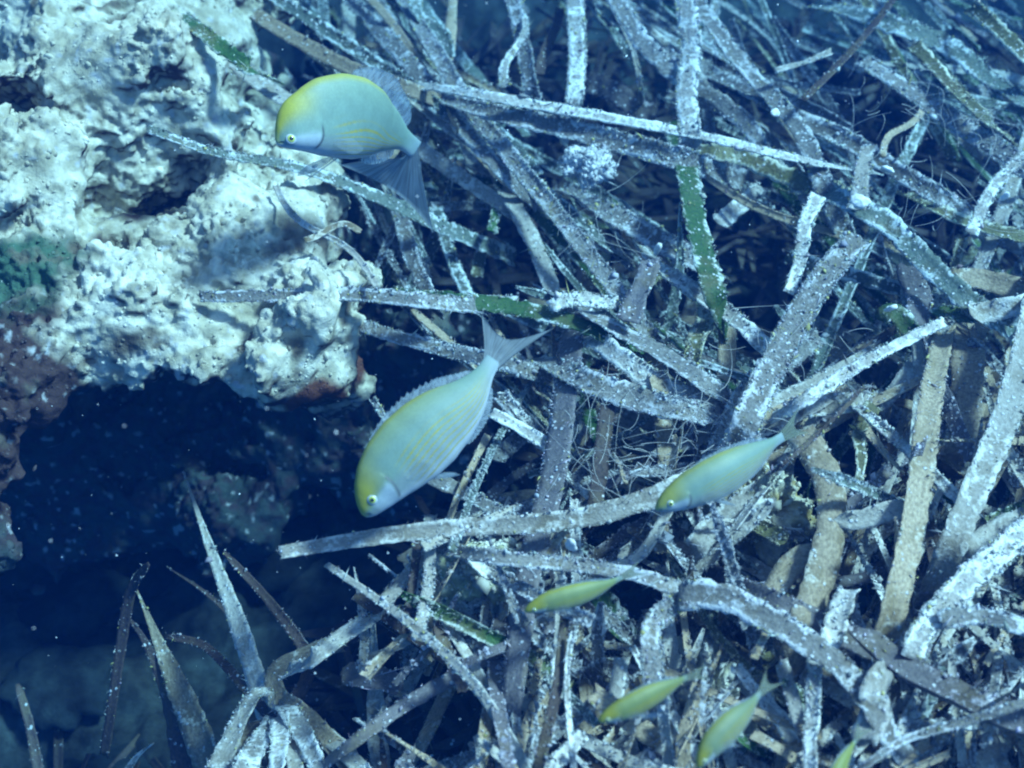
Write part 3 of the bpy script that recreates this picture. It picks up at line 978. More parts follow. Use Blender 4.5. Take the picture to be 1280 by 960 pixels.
CP_ = ('cut', 'point')
plant('pale tuft of seagrass fanning out at lower left with one tall tapering leaf', (348, 905, -0.03), [  # blades in shade are dimmed by colour, using the dark style
    ([(348, 920), (330, 870), (300, 780), (262, 680), (226, 588)], (32, 8), 'pale', (-0.03, -0.04), CP_),
    ([(345, 910), (385, 835), (345, 762), (280, 690)], (20, 7), 'dark', (-0.03, -0.04), ('cut', 'round')),
    ([(342, 900), (300, 850), (255, 808), (205, 796)], (14, 9), 'dark', (-0.03, -0.05), ('cut', 'round')),
    ([(345, 900), (322, 930), (300, 972)], (26, 30), 'white', (-0.02, 0.02), ('cut', 'cut')),
    ([(348, 895), (350, 930), (346, 975)], (24, 22), 'white', (-0.015, 0.022), ('cut', 'cut')),
    ([(352, 880), (380, 920), (405, 972)], (26, 22), 'white', (-0.02, 0.02), ('cut', 'cut')),
    ([(352, 872), (398, 908), (450, 972)], (20, 24), 'brown', (-0.02, 0.0), ('cut', 'cut')),
    ([(345, 880), (318, 872), (270, 965)], (20, 28), 'pale', (-0.03, 0.0), ('cut', 'cut')),
    ([(350, 880), (345, 840), (400, 812), (430, 805)], (24, 22), 'brown', (-0.03, -0.02), ('cut', 'cut')),
    ([(355, 890), (420, 930), (470, 985)], (22, 24), 'pale', (-0.02, 0.01), ('cut', 'cut')),
    ([(340, 905), (300, 925), (262, 985)], (20, 24), 'brown', (-0.03, -0.01), ('cut', 'cut')),
    ([(350, 905), (366, 940), (372, 985)], (18, 20), 'pale', (-0.015, 0.018), ('cut', 'cut')),
])
plant('shaded brown tuft of seagrass beside the dark hollow with a broad leaf', (262, 965, -0.06), [
    ([(275, 975), (238, 892), (202, 812), (170, 738)], (48, 9), 'brown', (-0.09, -0.07), CP_),
    ([(235, 975), (215, 880), (180, 800), (150, 760)], (34, 8), 'dark', (-0.10, -0.06), CP_),
    ([(130, 945), (140, 880), (152, 800), (164, 738), (186, 704)], (13, 15), 'dark', (-0.10, -0.03), ('cut', 'round')),
    ([(300, 780), (258, 742), (208, 708)], (6, 4), 'dark', (-0.08, -0.08), ('cut', 'point')),  # dark style dims this thin blade
])
plant('dim dark tuft of seagrass at the bottom left corner', (45, 975, -0.12), [
    ([(50, 975), (38, 910), (22, 855)], (14, 9), 'dark', (-0.135, -0.12), ('cut', 'round')),  # teal blade painted dark to dim it in the hollow
    ([(150, 975), (172, 945), (192, 928)], (10, 5), 'pale', (-0.09, -0.07), CP_),
])

# ------------------------------------------------------------------ the tangle underneath: single blades again, described by where they lie
POLY_OUT = [(-200, -200), (250, -200), (360, 110), (450, 250), (470, 420), (600, 480), (610, 640), (420, 700), (440, 1200), (-200, 1200)]


def inside(x, y, poly):
    c = False
    j = len(poly) - 1
    for i in range(len(poly)):
        xi, yi = poly[i]
        xj, yj = poly[j]
        if (yi > y) != (yj > y) and x < (xj - xi) * (y - yi) / (yj - yi) + xi:
            c = not c
        j = i
    return c


REG = [((430, -60, 660, 200), 'above and behind the topmost fish'), ((660, -60, 900, 120), 'under the tall white leaf near the top edge'),
       ((900, -60, 1110, 140), 'right of the tall white leaf along the top'), ((1110, -60, 1360, 200), 'in the top right corner'),
       ((450, 200, 640, 480), 'between the rock and the central fish tail'), ((640, 120, 860, 330), 'under the level white leaf'),
       ((860, 140, 1080, 330), 'around the dark gaps of the upper right'), ((1080, 200, 1360, 420), 'by the right edge above the pale leaf end'),
       ((640, 330, 900, 560), 'right of the central fish tail'), ((900, 330, 1110, 560), 'beside the broad pale slanting leaf'),
       ((1110, 420, 1360, 700), 'near the wide pale leaf at the right edge'), ((600, 560, 820, 760), 'around the small fish in the centre'),
       ((820, 560, 1110, 760), 'around the yellowish growth under the medium fish'), ((430, 660, 640, 1020), 'under the slim grey leaves at the bottom'),
       ((640, 760, 850, 1020), 'under the lowest level fish'), ((850, 760, 1060, 1020), 'under the lowest steep fish'), ((1060, 700, 1360, 1020), 'in the bottom right corner')]
ADJ = {'pale': 'pale grey', 'crusted': 'crusted', 'white': 'bleached', 'brown': 'brown', 'purple': 'dark purple', 'green': 'dark green', 'olive': 'olive', 'dark': 'blackish', 'teal': 'greenish'}


VOIDS = [(600, 18, 45, 26), (690, 62, 20, 50), (785, 108, 50, 34), (800, 222, 75, 26), (935, 318, 50, 55), (1105, 140, 45, 36), (1170, 222, 70, 26), (1150, 268, 40, 22),
         (620, 328, 45, 45), (560, 320, 22, 40), (500, 480, 60, 50), (1000, 615, 25, 45), (1065, 560, 22, 40), (985, 700, 25, 25), (965, 150, 20, 20), (1000, 25, 30, 20),
         (870, 250, 20, 40), (720, 440, 20, 20), (775, 645, 40, 18), (790, 740, 45, 25), (555, 895, 50, 38), (1250, 70, 30, 25), (640, 600, 30, 30), (930, 430, 24, 20), (1240, 600, 20, 26), (1090, 480, 20, 20)]


def in_void(x, y):
    return any(((x - a) / c) ** 2 + ((y - b) / d) ** 2 < 1.35 for a, b, c, d in VOIDS)


def fill(num, zlo, zhi, rng, lw=(14, 34)):
    made = 0
    tries = 0
    while made < num and tries < 9000:
        tries += 1
        x, y = rng.uniform(430, 1330), rng.uniform(-40, 1000)
        if inside(x, y, POLY_OUT):
            continue
        upper = y < 470
        if upper:
            a = math.radians(rng.normal(38, 11) if rng.random() < 0.80 else rng.uniform(60, 140))
            st = rng.choice(['crusted', 'teal', 'brown', 'olive', 'green', 'pale', 'purple'], p=[0.30, 0.26, 0.10, 0.10, 0.10, 0.10, 0.04])
        else:
            a = math.radians(rng.choice([rng.normal(95, 18), rng.normal(35, 16), rng.normal(140, 14)], p=[0.45, 0.3, 0.25]))
            st = rng.choice(['crusted', 'pale', 'brown', 'purple', 'white', 'green', 'teal', 'dark'], p=[0.16, 0.30, 0.28, 0.10, 0.06, 0.04, 0.01, 0.05])
        st = str(st)
        Lp = rng.uniform(160, 460) if upper else rng.uniform(150, 400)
        z = rng.uniform(zlo, zhi)
        slope = rng.normal(0, 0.012)
        bow = rng.normal(0, 0.06) * Lp
        dx, dy = math.cos(a), math.sin(a)
        q = [(x - dx * Lp / 2, y - dy * Lp / 2), (x - dy * bow, y + dx * bow), (x + dx * Lp / 2, y + dy * Lp / 2)]
        if inside(*q[0], POLY_OUT) or inside(*q[2], POLY_OUT):
            continue
        if any(in_void(q[0][0] + (q[2][0] - q[0][0]) * t_, q[0][1] + (q[2][1] - q[0][1]) * t_) for t_ in (0.1, 0.3, 0.5, 0.7, 0.9)):
            continue
        wpx = rng.uniform(8, 19) if upper else rng.uniform(11, 27)
        ctrl = [P(q[0][0], q[0][1], z - slope), P(q[1][0], q[1][1], z + abs(bow) * 0.0001), P(q[2][0], q[2][1], z + slope)]
        n = int(np.clip(Lp / 6, 14, 50))
        path = catmull(ctrl, n)
        hw = np.linspace(wpx, wpx * rng.uniform(0.75, 1.2), n) * ((path - CAM) @ FWD) / FPX * 0.5
        o = make_leaf('seagrass_leaf', path, hw, st, rng, tuple(rng.normal(0, 0.45, 2)), rng.uniform(-0.15, 0.4), rng.choice(['cut', 'round', 'point']), rng.choice(['cut', 'round']), dens=0.8)
        reg = min(REG, key=lambda r: (x - (r[0][0] + r[0][2]) / 2) ** 2 + (y - (r[0][1] + r[0][3]) / 2) ** 2)[1]
        size = ('short ' if Lp < 210 else 'long ' if Lp > 330 else '') + ('narrow ' if wpx < 15 else 'wide ' if wpx > 21 else '')
        ad = math.degrees(a) % 180
        way = 'level' if ad < 20 or ad > 160 else 'upright' if 70 < ad < 110 else 'right falling' if ad <= 70 else 'left falling'
        tag(o, f'{size}{ADJ[st]} {way} leaf {reg}', 'leaf', f'dead leaves tangled {reg}')
        made += 1


fill(105, -0.010, 0.040, np.random.default_rng(3))
fill(80, -0.045, -0.012, np.random.default_rng(8))


def part_twins():
    """Where two labels came out the same, say which is which by side."""
    by = {}
    for o in COL.objects:
        if o.get('category') == 'leaf':
            by.setdefault(o['label'], []).append(o)
    for lab, v in by.items():
        if len(v) > 1:
            v.sort(key=lambda o: o.location.x)
            words = ['leftmost', 'rightmost'] if len(v) == 2 else ['leftmost'] + ['middle'] * (len(v) - 2) + ['rightmost']
            for o, w in zip(v, words):
                o['label'] = w + ' ' + lab


part_twins()


def deep_mat():
    """Blades past the first three hundred, joined."""
    rng = np.random.default_rng(404)
    names = ['crusted', 'teal', 'brown', 'olive', 'green', 'pale', 'purple', 'dark', 'white']
    pu = [0.24, 0.28, 0.10, 0.12, 0.10, 0.05, 0.04, 0.05, 0.02]
    pl = [0.15, 0.03, 0.28, 0.03, 0.03, 0.32, 0.09, 0.04, 0.03]
    VV, FF, UV, MI, off, made = [], [], [], [], 0, 0
    CP0, CS, CC = [], [], []
    while made < 1230:
        x, y = rng.uniform(400, 1420), rng.uniform(-110, 1080)
        if made >= 740:
            x, y = rng.uniform(600, 1400), rng.uniform(430, 1050)
        if made >= 1000:
            x, y = rng.uniform(1340, 1900), rng.uniform(-150, 1150)
        if inside(x, y, POLY_OUT):
            continue
        upper = y < 480
        if upper:
            a = math.radians(rng.normal(38, 16) if rng.random() < 0.75 else rng.uniform(60, 150))
        else:
            a = math.radians(rng.choice([rng.normal(95, 20), rng.normal(35, 18), rng.normal(140, 16)], p=[0.4, 0.3, 0.3]))
        if upper and rng.random() < 0.55:
            continue
        k = int(rng.choice(9, p=pu if upper else pl))
        Lp = rng.uniform(90, 300)
        dx, dy = math.cos(a) * Lp / 2, math.sin(a) * Lp / 2
        if inside(x - dx, y - dy, POLY_OUT) or inside(x + dx, y + dy, POLY_OUT):
            continue
        z = rng.uniform(-0.06, 0.015) if upper else rng.uniform(0.010, 0.056) if made >= 740 else rng.uniform(-0.05, 0.03) if made % 3 else rng.uniform(0.0, 0.045)
        if any(in_void(x + dx * t_, y + dy * t_) for t_ in (-0.8, -0.4, 0, 0.4, 0.8)):
            continue
        sl_ = rng.normal(0, 0.014)
        bow = rng.normal(0, 0.05)
        n = 10
        path = catmull([P(x - dx, y - dy, z - sl_), P(x - dy * bow * 2, y + dx * bow * 2, z), P(x + dx, y + dy, z + sl_)], n)
        path = limp(path, rng, 1.6)
        hw = np.full(n, rng.uniform(5, 13) if upper else rng.uniform(7, 20)) * ((path - CAM) @ FWD) / FPX * 0.5
        cup = rng.uniform(-0.15, 0.4)
        V, F, uv, s2, n2, ww, L = leaf_geo(path, hw, tuple(rng.normal(0, 0.5, 2)), cup, rng, rng.choice(['cut', 'round', 'point']), 'cut')
        VV.append(V)
        FF.append(F + off)
        UV.append(uv)
        MI.append(np.full(len(F), k))
        off += len(V)
        made += 1
        m = int(L * 1000 * 4.0 * COVER[names[k]])
        if m:
            i0 = rng.integers(0, n - 1, m)
            t = rng.random((m, 1))
            uu = np.where(rng.random(m) < 0.6, np.sign(rng.random(m) - 0.5), rng.uniform(-1, 1, m))
            CP0.append(path[i0] * (1 - t) + path[i0 + 1] * t + s2[i0] * (uu * ww[i0])[:, None] + n2[i0] * (cup * ww[i0] * uu * uu + 0.0003)[:, None])
            CS.append(np.clip(rng.lognormal(math.log(0.00042), 0.45, m), 0.0002, 0.0014))
            CC.append(np.array(CCOL[names[k]])[None] * rng.uniform(0.2, 0.9, (m, 1)))
    V, F, U_ = np.concatenate(VV), np.concatenate(FF), np.concatenate(UV)
    v, f, c = flakes(np.concatenate(CP0), np.concatenate(CS), np.concatenate(CC), 1.0, rng, hair=0.2)
    polys = F.tolist() + (f + len(V)).tolist()
    o = mesh_obj('seagrass_mat', np.concatenate([V, v]), polys, M[names[0]], uv=np.concatenate([U_, np.zeros((len(v), 2))]),
                 cols=np.concatenate([np.ones((len(V), 3)) * 0.4, c]), smooth=False)
    for nm in names[1:]:
        o.data.materials.append(M[nm])
    o.data.materials.append(M['crust'])
    mi = np.concatenate([np.concatenate(MI), np.full(len(f), len(names))]).astype(np.int32)
    o.data.polygons.foreach_set('material_index', mi)
    tag(o, 'deep tangle of dead leaves filling the gaps under the nearer ones', 'seagrass', kind='stuff')


deep_mat()


def litter():
    """Shreds too deep and too many to count."""
    rng = np.random.default_rng(77)
    VV, FF, UVs, off = [], [], [], 0
    made = 0
    while made < 1300:
        x, y = rng.uniform(-0.24, 0.36), rng.uniform(-0.22, 0.42)
        if x < -0.10 and y > -0.12:
            continue
        if x < -0.05 and -0.03 < y < 0.06:
            continue
        z = bed_z(np.array([x]), np.array([y]))[0] + rng.uniform(0.002, 0.055) * (0.3 if x < -0.06 else 1)
        a = rng.uniform(0, math.pi)
        L = rng.uniform(0.03, 0.11)
        d = np.array([math.cos(a), math.sin(a), rng.normal(0, 0.25)])
        c = np.array([x, y, z])
        path = catmull([c - d * L / 2, c + rng.normal(0, 0.004, 3), c + d * L / 2], 5)
        w = np.full(5, rng.uniform(0.0012, 0.0036))
        V, F, uv, *_ = leaf_geo(path, w, tuple(rng.normal(0, 0.6, 2)), rng.uniform(-0.2, 0.4), rng, 'round', 'cut')
        VV.append(V)
        FF.append(F + off)
        UVs.append(uv)
        off += len(V)
        made += 1
    o = mesh_obj('leaf_litter', np.concatenate(VV), np.concatenate(FF), M['dark'], uv=np.concatenate(UVs))
    tag(o, 'shredded dark leaf litter covering the sea bed under the mat', 'leaf litter', kind='stuff')


litter()

# ------------------------------------------------------------------ fish
def fish_materials():
    m, nt, b = new_mat('fish_skin', 0.42, 0.45)
    a = N(nt, 'ShaderNodeAttribute', attribute_name='tone').outputs['Color']
    uv = N(nt, 'ShaderNodeUVMap').outputs[0]
    vo = N(nt, 'ShaderNodeTexVoronoi')
    vo.inputs['Scale'].default_value = 1.0
    mp = N(nt, 'ShaderNodeMapping')
    mp.inputs['Scale'].default_value = (150.0, 95.0, 1.0)
    nt.links.new(uv, mp.inputs['Vector'])
    nt.links.new(mp.outputs[0], vo.inputs['Vector'])
    bp = N(nt, 'ShaderNodeBump')
    bp.inputs['Strength'].default_value = 0.15
    bp.inputs['Distance'].default_value = 0.0002
    nt.links.new(vo.outputs['Distance'], bp.inputs['Height'])
    nt.links.new(bp.outputs[0], b.inputs['Normal'])
    mr = N(nt, 'ShaderNodeMapRange')
    mr.inputs[1].default_value = 0.1
    mr.inputs[2].default_value = 0.6
    mr.inputs[3].default_value = 1.04
    mr.inputs[4].default_value = 0.90
    nt.links.new(vo.outputs['Distance'], mr.inputs[0])
    hv = N(nt, 'ShaderNodeHueSaturation')
    nt.links.new(mr.outputs[0], hv.inputs['Value'])
    nt.links.new(a, hv.inputs['Color'])
    nt.links.new(hv.outputs[0], b.inputs['Base Color'])
    b.inputs['Roughness'].default_value = 0.55
    b.inputs['Specular IOR Level'].default_value = 0.3
    M['skin'] = m
    for nm, col, al in (('fin', (0.42, 0.50, 0.56), 0.42), ('tailfin', (0.29, 0.33, 0.35), 0.74), ('smalltail', (0.24, 0.27, 0.20), 0.55), ('clearfin', (0.50, 0.56, 0.56), 0.14)):
        m, nt, b = new_mat(nm + '_membrane', 0.5, 0.3)
        uv = N(nt, 'ShaderNodeUVMap').outputs[0]
        mp = N(nt, 'ShaderNodeMapping')
        mp.inputs['Scale'].default_value = (26.0, 1.2, 1.0)
        nt.links.new(uv, mp.inputs['Vector'])
        n1 = noise_node(nt, mp.outputs[0], 1.0, 2.0)
        c = mixc(nt, ramp(nt, n1, 0.35, 0.65), tuple(0.7 * x for x in col), tuple(1.2 * x for x in col))
        nt.links.new(c, b.inputs['Base Color'])
        tr = N(nt, 'ShaderNodeBsdfTranslucent')
        tp = N(nt, 'ShaderNodeBsdfTransparent')
        nt.links.new(c, tr.inputs['Color'])
        m1 = N(nt, 'ShaderNodeMixShader')
        m1.inputs[0].default_value = 0.5
        nt.links.new(b.outputs[0], m1.inputs[1])
        nt.links.new(tr.outputs[0], m1.inputs[2])
        m2 = N(nt, 'ShaderNodeMixShader')
        m2.inputs[0].default_value = al
        nt.links.new(tp.outputs[0], m2.inputs[1])
        nt.links.new(m1.outputs[0], m2.inputs[2])
        nt.links.new(m2.outputs[0], nt.nodes['Material Output'].inputs['Surface'])
        M[nm] = m
    for nm, col, r in (('eye_white', (0.38, 0.42, 0.43), 0.2), ('iris', (0.42, 0.46, 0.10), 0.2), ('pupil', (0.01, 0.012, 0.015), 0.1)):
        m, nt, b = new_mat(nm, r, 0.6)
        b.inputs['Base Color'].default_value = (*col, 1)
        M[nm] = m


fish_materials()
S_ = np.array([0, 0.012, 0.03, 0.06, 0.10, 0.17, 0.26, 0.38, 0.50, 0.62, 0.74, 0.84, 0.92, 1.0])
HU = np.array([0.012, 0.036, 0.060, 0.088, 0.115, 0.148, 0.176, 0.192, 0.186, 0.160, 0.117, 0.076, 0.048, 0.044])
HL = np.array([0.012, 0.030, 0.046, 0.064, 0.086, 0.118, 0.150, 0.176, 0.180, 0.158, 0.112, 0.068, 0.044, 0.042])
HW = np.array([0.010, 0.024, 0.036, 0.048, 0.060, 0.074, 0.086, 0.092, 0.086, 0.070, 0.050, 0.033, 0.020, 0.012])


def blend(x, a, b):
    t = np.clip((x - a) / (b - a), 0, 1)
    return t * t * (3 - 2 * t)


def img(v):
    return RIGHT * v[0] + UP * v[1] - FWD * v[2]


def solid_fan(rows, normal, thick):
    """rows: (m,n,3) grid of points -> a thin closed sheet with depth."""
    m, n, _ = rows.shape
    t = np.linspace(1, 0.25, n)[None, :, None] * thick * 0.5
    A = rows + normal * t
    B = rows - normal * t
    V = np.concatenate([A.reshape(-1, 3), B.reshape(-1, 3)])
    I = np.arange(m * n).reshape(m, n)
    q = np.stack([I[:-1, :-1], I[1:, :-1], I[1:, 1:], I[:-1, 1:]], -1).reshape(-1, 4)
    F = [q, q[:, ::-1] + m * n]
    rim = np.concatenate([I[0, :], I[1:, -1], I[-1, -2::-1], I[-2:0:-1, 0]])
    r2 = np.roll(rim, -1)
    F.append(np.stack([rim, rim + m * n, r2 + m * n, r2], 1))
    uu, vv = np.meshgrid(np.linspace(0, 1, m), np.linspace(0, 1, n), indexing='ij')
    uv = np.stack([uu.ravel(), vv.ravel()], 1)
    return V, np.concatenate(F), np.concatenate([uv, uv])


def make_fish(label, spine, dors0, dors1, tail, hs=1.0, ws=1.0, dfin=0.06, yellow=1.0, olive=0.0, hires=False, eye_at=(0.088, 0.12), saw=True, yv=(-0.25, 0.45), ygf=1.0, dstart=0.28, pelvic=True, group='salema like fish', tone=1.0, stripes=1.0, pect=None, hus=1.0, hls=1.0, forkd=0.42):
    """spine: (photo x, photo y, distance) from snout to tail root; dors: which way the back faces (right, up, towards the viewer)."""
    ctrl = np.array([CP(*s) for s in spine])
    ns, na = (190, 240) if hires else (120, 100)
    path = catmull(ctrl, ns)
    L = np.linalg.norm(np.diff(path, axis=0), axis=1).sum()
    s = np.linspace(0, 1, ns)
    tan = unit(np.gradient(path, axis=0))
    d0, d1 = unit(img(dors0)), unit(img(dors1))
    dv = d0[None] * (1 - s[:, None]) + d1[None] * s[:, None]
    dv = unit(dv - (dv * tan).sum(1)[:, None] * tan)
    sv = np.cross(tan, dv)
    ss = np.concatenate([s ** 1.5])            # denser rings near the snout
    idx = ss * (ns - 1)
    i0 = np.minimum(idx.astype(int), ns - 2)
    fr = (idx - i0)[:, None]
    lerp = lambda A: A[i0] * (1 - fr) + A[i0 + 1] * fr
    pc, dv2, sv2, tn2 = lerp(path), unit(lerp(dv)), unit(lerp(sv)), unit(lerp(tan))
    hu, hl, hw = [np.interp(ss, S_, a) * L for a in (HU, HL, HW)]
    ker = np.ones(7) / 7
    for a in (hu, hl, hw):
        a[3:-3] = np.convolve(a, ker, 'valid')
    hu, hl, hw = hu * hs * hus, hl * hs * hls, hw * ws
    th = np.linspace(0, 2 * math.pi, na, endpoint=False)
    ca, sa = np.cos(th), np.sin(th)
    up = np.where(ca > 0, 1, 0)
    hh = np.where(up[None, :], hu[:, None], hl[:, None]) * ca[None, :]
    wd = hw[:, None] * (np.sign(sa) * np.abs(sa) ** 0.9)[None, :]
    SS = np.repeat(ss[:, None], na, 1)
    vert = np.where(ca > 0, ca, ca)[None, :] + 0 * SS                      # -1 belly .. 1 back
    # the gill cover stands slightly proud, with a step behind it
    gl = 0.205 - 0.05 * (vert - 0.0) ** 2 + 0.01 * vert
    proud = blend(SS, 0.11, 0.19) * (1 - blend(SS, gl - 0.004, gl + 0.010)) * (1 - blend(vert, -0.05, 0.5)) * blend(vert, -1.0, -0.7)
    wd = wd * (1 + 0.09 * proud)
    # mouth notch
    V = pc[:, None, :] + dv2[:, None, :] * hh[..., None] + sv2[:, None, :] * wd[..., None]
    sink = np.exp(-((SS - 0.010) / 0.010) ** 2) * np.exp(-((vert + 0.35) / 0.18) ** 2)
    V = V + tn2[:, None, :] * (sink * 0.012 * L)[..., None]
    # colours of the skin
    mixo = lambda a, b: np.array(a) * (1 - olive) + np.array(b) * olive
    body = mixo([0.20, 0.295, 0.235], [0.20, 0.24, 0.05])
    flank = mixo([0.25, 0.31, 0.30], [0.25, 0.30, 0.15])
    belly = mixo([0.45, 0.50, 0.54], [0.36, 0.42, 0.38])
    yel = np.array([0.37, 0.355, 0.045])
    ygr = np.array([0.29, 0.34, 0.12])
    col = body * np.ones((ns, na, 1))

    def lay(mask, c):
        nonlocal col
        col = col * (1 - mask[..., None]) + c * mask[..., None]
    lay(blend(-vert, -0.1, 0.5), flank)
    lay(blend(-vert, 0.55, 0.95), belly)
    lay(np.clip(blend(vert, 0.35, 0.95) * (0.6 * ygf * min(yellow, 1.4)) * (1 - blend(SS, 0.5, 0.9)), 0, 1), ygr)
    head = (1 - blend(SS, 0.09, 0.26)) * blend(vert, yv[0], yv[1])
    lay(np.clip(head * yellow, 0, 1), yel)
    lay(blend(vert, 0.86, 0.99) * (1 - blend(SS, 0.5, 0.8)) * min(1, yellow) * 0.8, yel)
    cheek = (1 - blend(SS, gl - 0.02, gl)) * blend(-vert, -0.15, 0.15) * blend(SS, 0.05, 0.085)
    lay(cheek * 0.6, np.array([0.50, 0.57, 0.63]))
    lay(np.exp(-((SS - gl - 0.003) / 0.008) ** 2) * blend(-vert, -0.25, -0.05) * (1 - blend(-vert, 0.7, 0.9)) * 0.9, np.array([0.06, 0.07, 0.085]))
    # thin yellow lines along the flank
    q = vert + 0.10 * np.sin(SS * 9) + 0.25 * (SS - 0.5) ** 2
    line = np.clip(np.cos(q * 2 * math.pi * 6.0) * 2.6 - 1.3, 0, 1)
    rng = np.random.default_rng(len(label))
    gaps = np.interp(SS.ravel(), np.linspace(0, 1, 60), rng.uniform(0.75, 1, 60)).reshape(SS.shape)
    lay(line * gaps * blend(SS, 0.24, 0.36) * (1 - blend(SS, 0.80, 0.93)) * blend(-vert, -0.35, -0.05) * (1 - blend(-vert, 0.8, 0.97)) * 1.0 * stripes, np.array([0.36, 0.31, 0.03]))
    lay(sink * 0.8, np.array([0.16, 0.15, 0.08]))
    lay(blend(SS, 0.88, 1.0) * 0.7, np.array([0.27, 0.34, 0.37]))
    lips = (1 - blend(SS, 0.006, 0.016)) * (vert > -0.6)
    lay(lips * 0.6 * yellow, np.array([0.50, 0.50, 0.16]))
    col = col * (1 + 0.24 * (fbm(V.reshape(-1, 3) * 1.0, 260.0, 3, 7).reshape(ns, na, 1) - 0.5)) * tone * 0.80
    I = np.arange(ns * na).reshape(ns, na)
    Rr = np.roll(I, -1, 1)
    F = np.stack([I[:-1], Rr[:-1], Rr[1:], I[1:]], -1).reshape(-1, 4).tolist()
    F += [I[0, ::-1].tolist(), I[-1].tolist()]
    base = path[ns // 2]
    root = bpy.data.objects.new('fish', None)
    COL.objects.link(root)
    root.location = base
    tag(root, label, 'fish', group)

    def put(name, Vx, Fx, mat, uv=None, cols=None, parent=root, smooth=True):
        o = mesh_obj(name, Vx - base if parent is root else Vx - base, Fx, mat, parent, cols=cols, uv=uv, smooth=smooth)
        return o
    uvb = np.stack([SS.ravel(), np.repeat((np.arange(na) / na)[None], ns, 0).ravel()], 1)
    put('body', V.reshape(-1, 3), F, M['skin'], uv=uvb, cols=np.clip(col.reshape(-1, 3), 0, 0.9))

    def at(sq, v):
        k = sq * (ns - 1)
        i = min(int(k), ns - 2)
        f = k - i
        lp = lambda A: A[i] * (1 - f) + A[i + 1] * f
        H = np.interp(sq, S_, HU if v > 0 else HL) * L * hs * (hus if v > 0 else hls)
        W = np.interp(sq, S_, HW) * L * ws
        return lp(path), unit(lp(dv)), unit(lp(sv)), unit(lp(tan)), H, W
    # eyes
    for sd in (1, -1):
        cv = eye_at[1]
        c, d, sdv, tn, H, W = at(eye_at[0], cv)
        side = math.sqrt(max(0.0, 1 - cv * cv))
        outw = unit(sdv * sd * 1.0 + d * 0.10 - tn * 0.18)
        ec = c + d * H * cv + sdv * sd * W * side * 0.93
        r = 0.026 * L * (0.55 + 0.45 * hs)
        ax1 = unit(np.cross(outw, d))
        ax2 = np.cross(outw, ax1)

        def dome(cc, rad, hgt, nr=7, nt_=28, hole=0.0):
            vs, fs = [], []
            for i in range(nr):
                a = math.pi / 2 * i / (nr - 1)
                for j in range(nt_):
                    b = 2 * math.pi * j / nt_
                    vs.append(cc + (ax1 * math.cos(b) + ax2 * math.sin(b)) * rad * math.cos(a) * 1.0 + outw * hgt * math.sin(a))
            for i in range(nr - 1):
                for j in range(nt_):
                    fs.append((i * nt_ + j, i * nt_ + (j + 1) % nt_, (i + 1) * nt_ + (j + 1) % nt_, (i + 1) * nt_ + j))
            fs.append(tuple(range(nt_ - 1, -1, -1)))
            return np.array(vs), fs
        v, f = dome(ec, r, r * 0.42)
        eye = put('eye', v, f, M['eye_white'])
        v, f = dome(ec + outw * r * 0.22, r * 0.70, r * 0.30)
        put('iris', v, f, M['iris'], parent=eye)
        v, f = dome(ec + outw * r * 0.34, r * 0.42, r * 0.26)
        put('pupil', v, f, M['pupil'], parent=eye)
    # back fin with its spines showing as a saw edge
    m, n = 61, 5
    rows = np.zeros((m, n, 3))
    for i in range(m):
        sq = dstart + (0.88 - dstart) * i / (m - 1)
        c, d, sdv, tn, H, W = at(sq, 1)
        e = math.sin(math.pi * min(1, (i + 2) / (m + 1))) ** 0.45
        hgt = dfin * L * e * (1.0 if i % 3 == 0 or not saw else 0.72 if i < 36 else 0.9)
        b = c + d * H * 0.965
        for j in range(n):
            rows[i, j] = b + (d * 0.80 + tn * 0.62) * hgt * j / (n - 1)
    v, f, uv = solid_fan(rows, at(0.55, 1)[2], 0.0007)
    put('dorsal_fin', v, f, M['fin'], uv)
    # anal fin
    m = 31
    rows = np.zeros((m, n, 3))
    for i in range(m):
        sq = 0.60 + 0.27 * i / (m - 1)
        c, d, sdv, tn, H, W = at(sq, -1)
        e = math.sin(math.pi * min(1, (i + 2) / (m + 1))) ** 0.5
        hgt = dfin * 0.75 * L * e * (1.0 if i % 2 == 0 else 0.85)
        for j in range(n):
            rows[i, j] = c - d * H * 0.965 + (-d * 0.75 + tn * 0.65) * hgt * j / (n - 1)
    v, f, uv = solid_fan(rows, at(0.7, 1)[2], 0.0006)
    put('anal_fin', v, f, M['fin'], uv)
    # forked tail
    l1, l2 = CP(*tail[0]), CP(*tail[1])
    c, d, sdv, tn, H, W = at(0.97, 1)
    m, n = 41, 14
    rows = np.zeros((m, n, 3))
    r1, r2 = c + d * H * 0.95, c - d * H * 0.95
    if np.linalg.norm(l1 - r1) + np.linalg.norm(l2 - r2) > np.linalg.norm(l1 - r2) + np.linalg.norm(l2 - r1):
        l1, l2 = l2, l1
    rc = c + tn * 0.0
    for i in range(m):
        u = i / (m - 1)
        root_p = r1 * (1 - u) + r2 * u
        tip = l1 * (1 - u) + l2 * u
        fork = (4 * u * (1 - u)) ** 0.8 * forkd
        tip = tip * (1 - fork) + root_p * fork
        bulge = (u - 0.5) * 2
        for j in range(n):
            t = j / (n - 1)
            mid = (r1 + r2) * 0.5
            pnt = root_p * (1 - t) + tip * t
            pnt = pnt + (mid - pnt) * (0.22 * math.sin(math.pi * t) * abs(bulge) ** 2)
            rows[i, j] = pnt
    nn = unit(np.cross(l1 - c, l2 - c))
    v, f, uv = solid_fan(rows, nn, 0.0009)
    put('tail_fin', v, f, M['smalltail' if hs < 0.75 else 'tailfin'], uv)

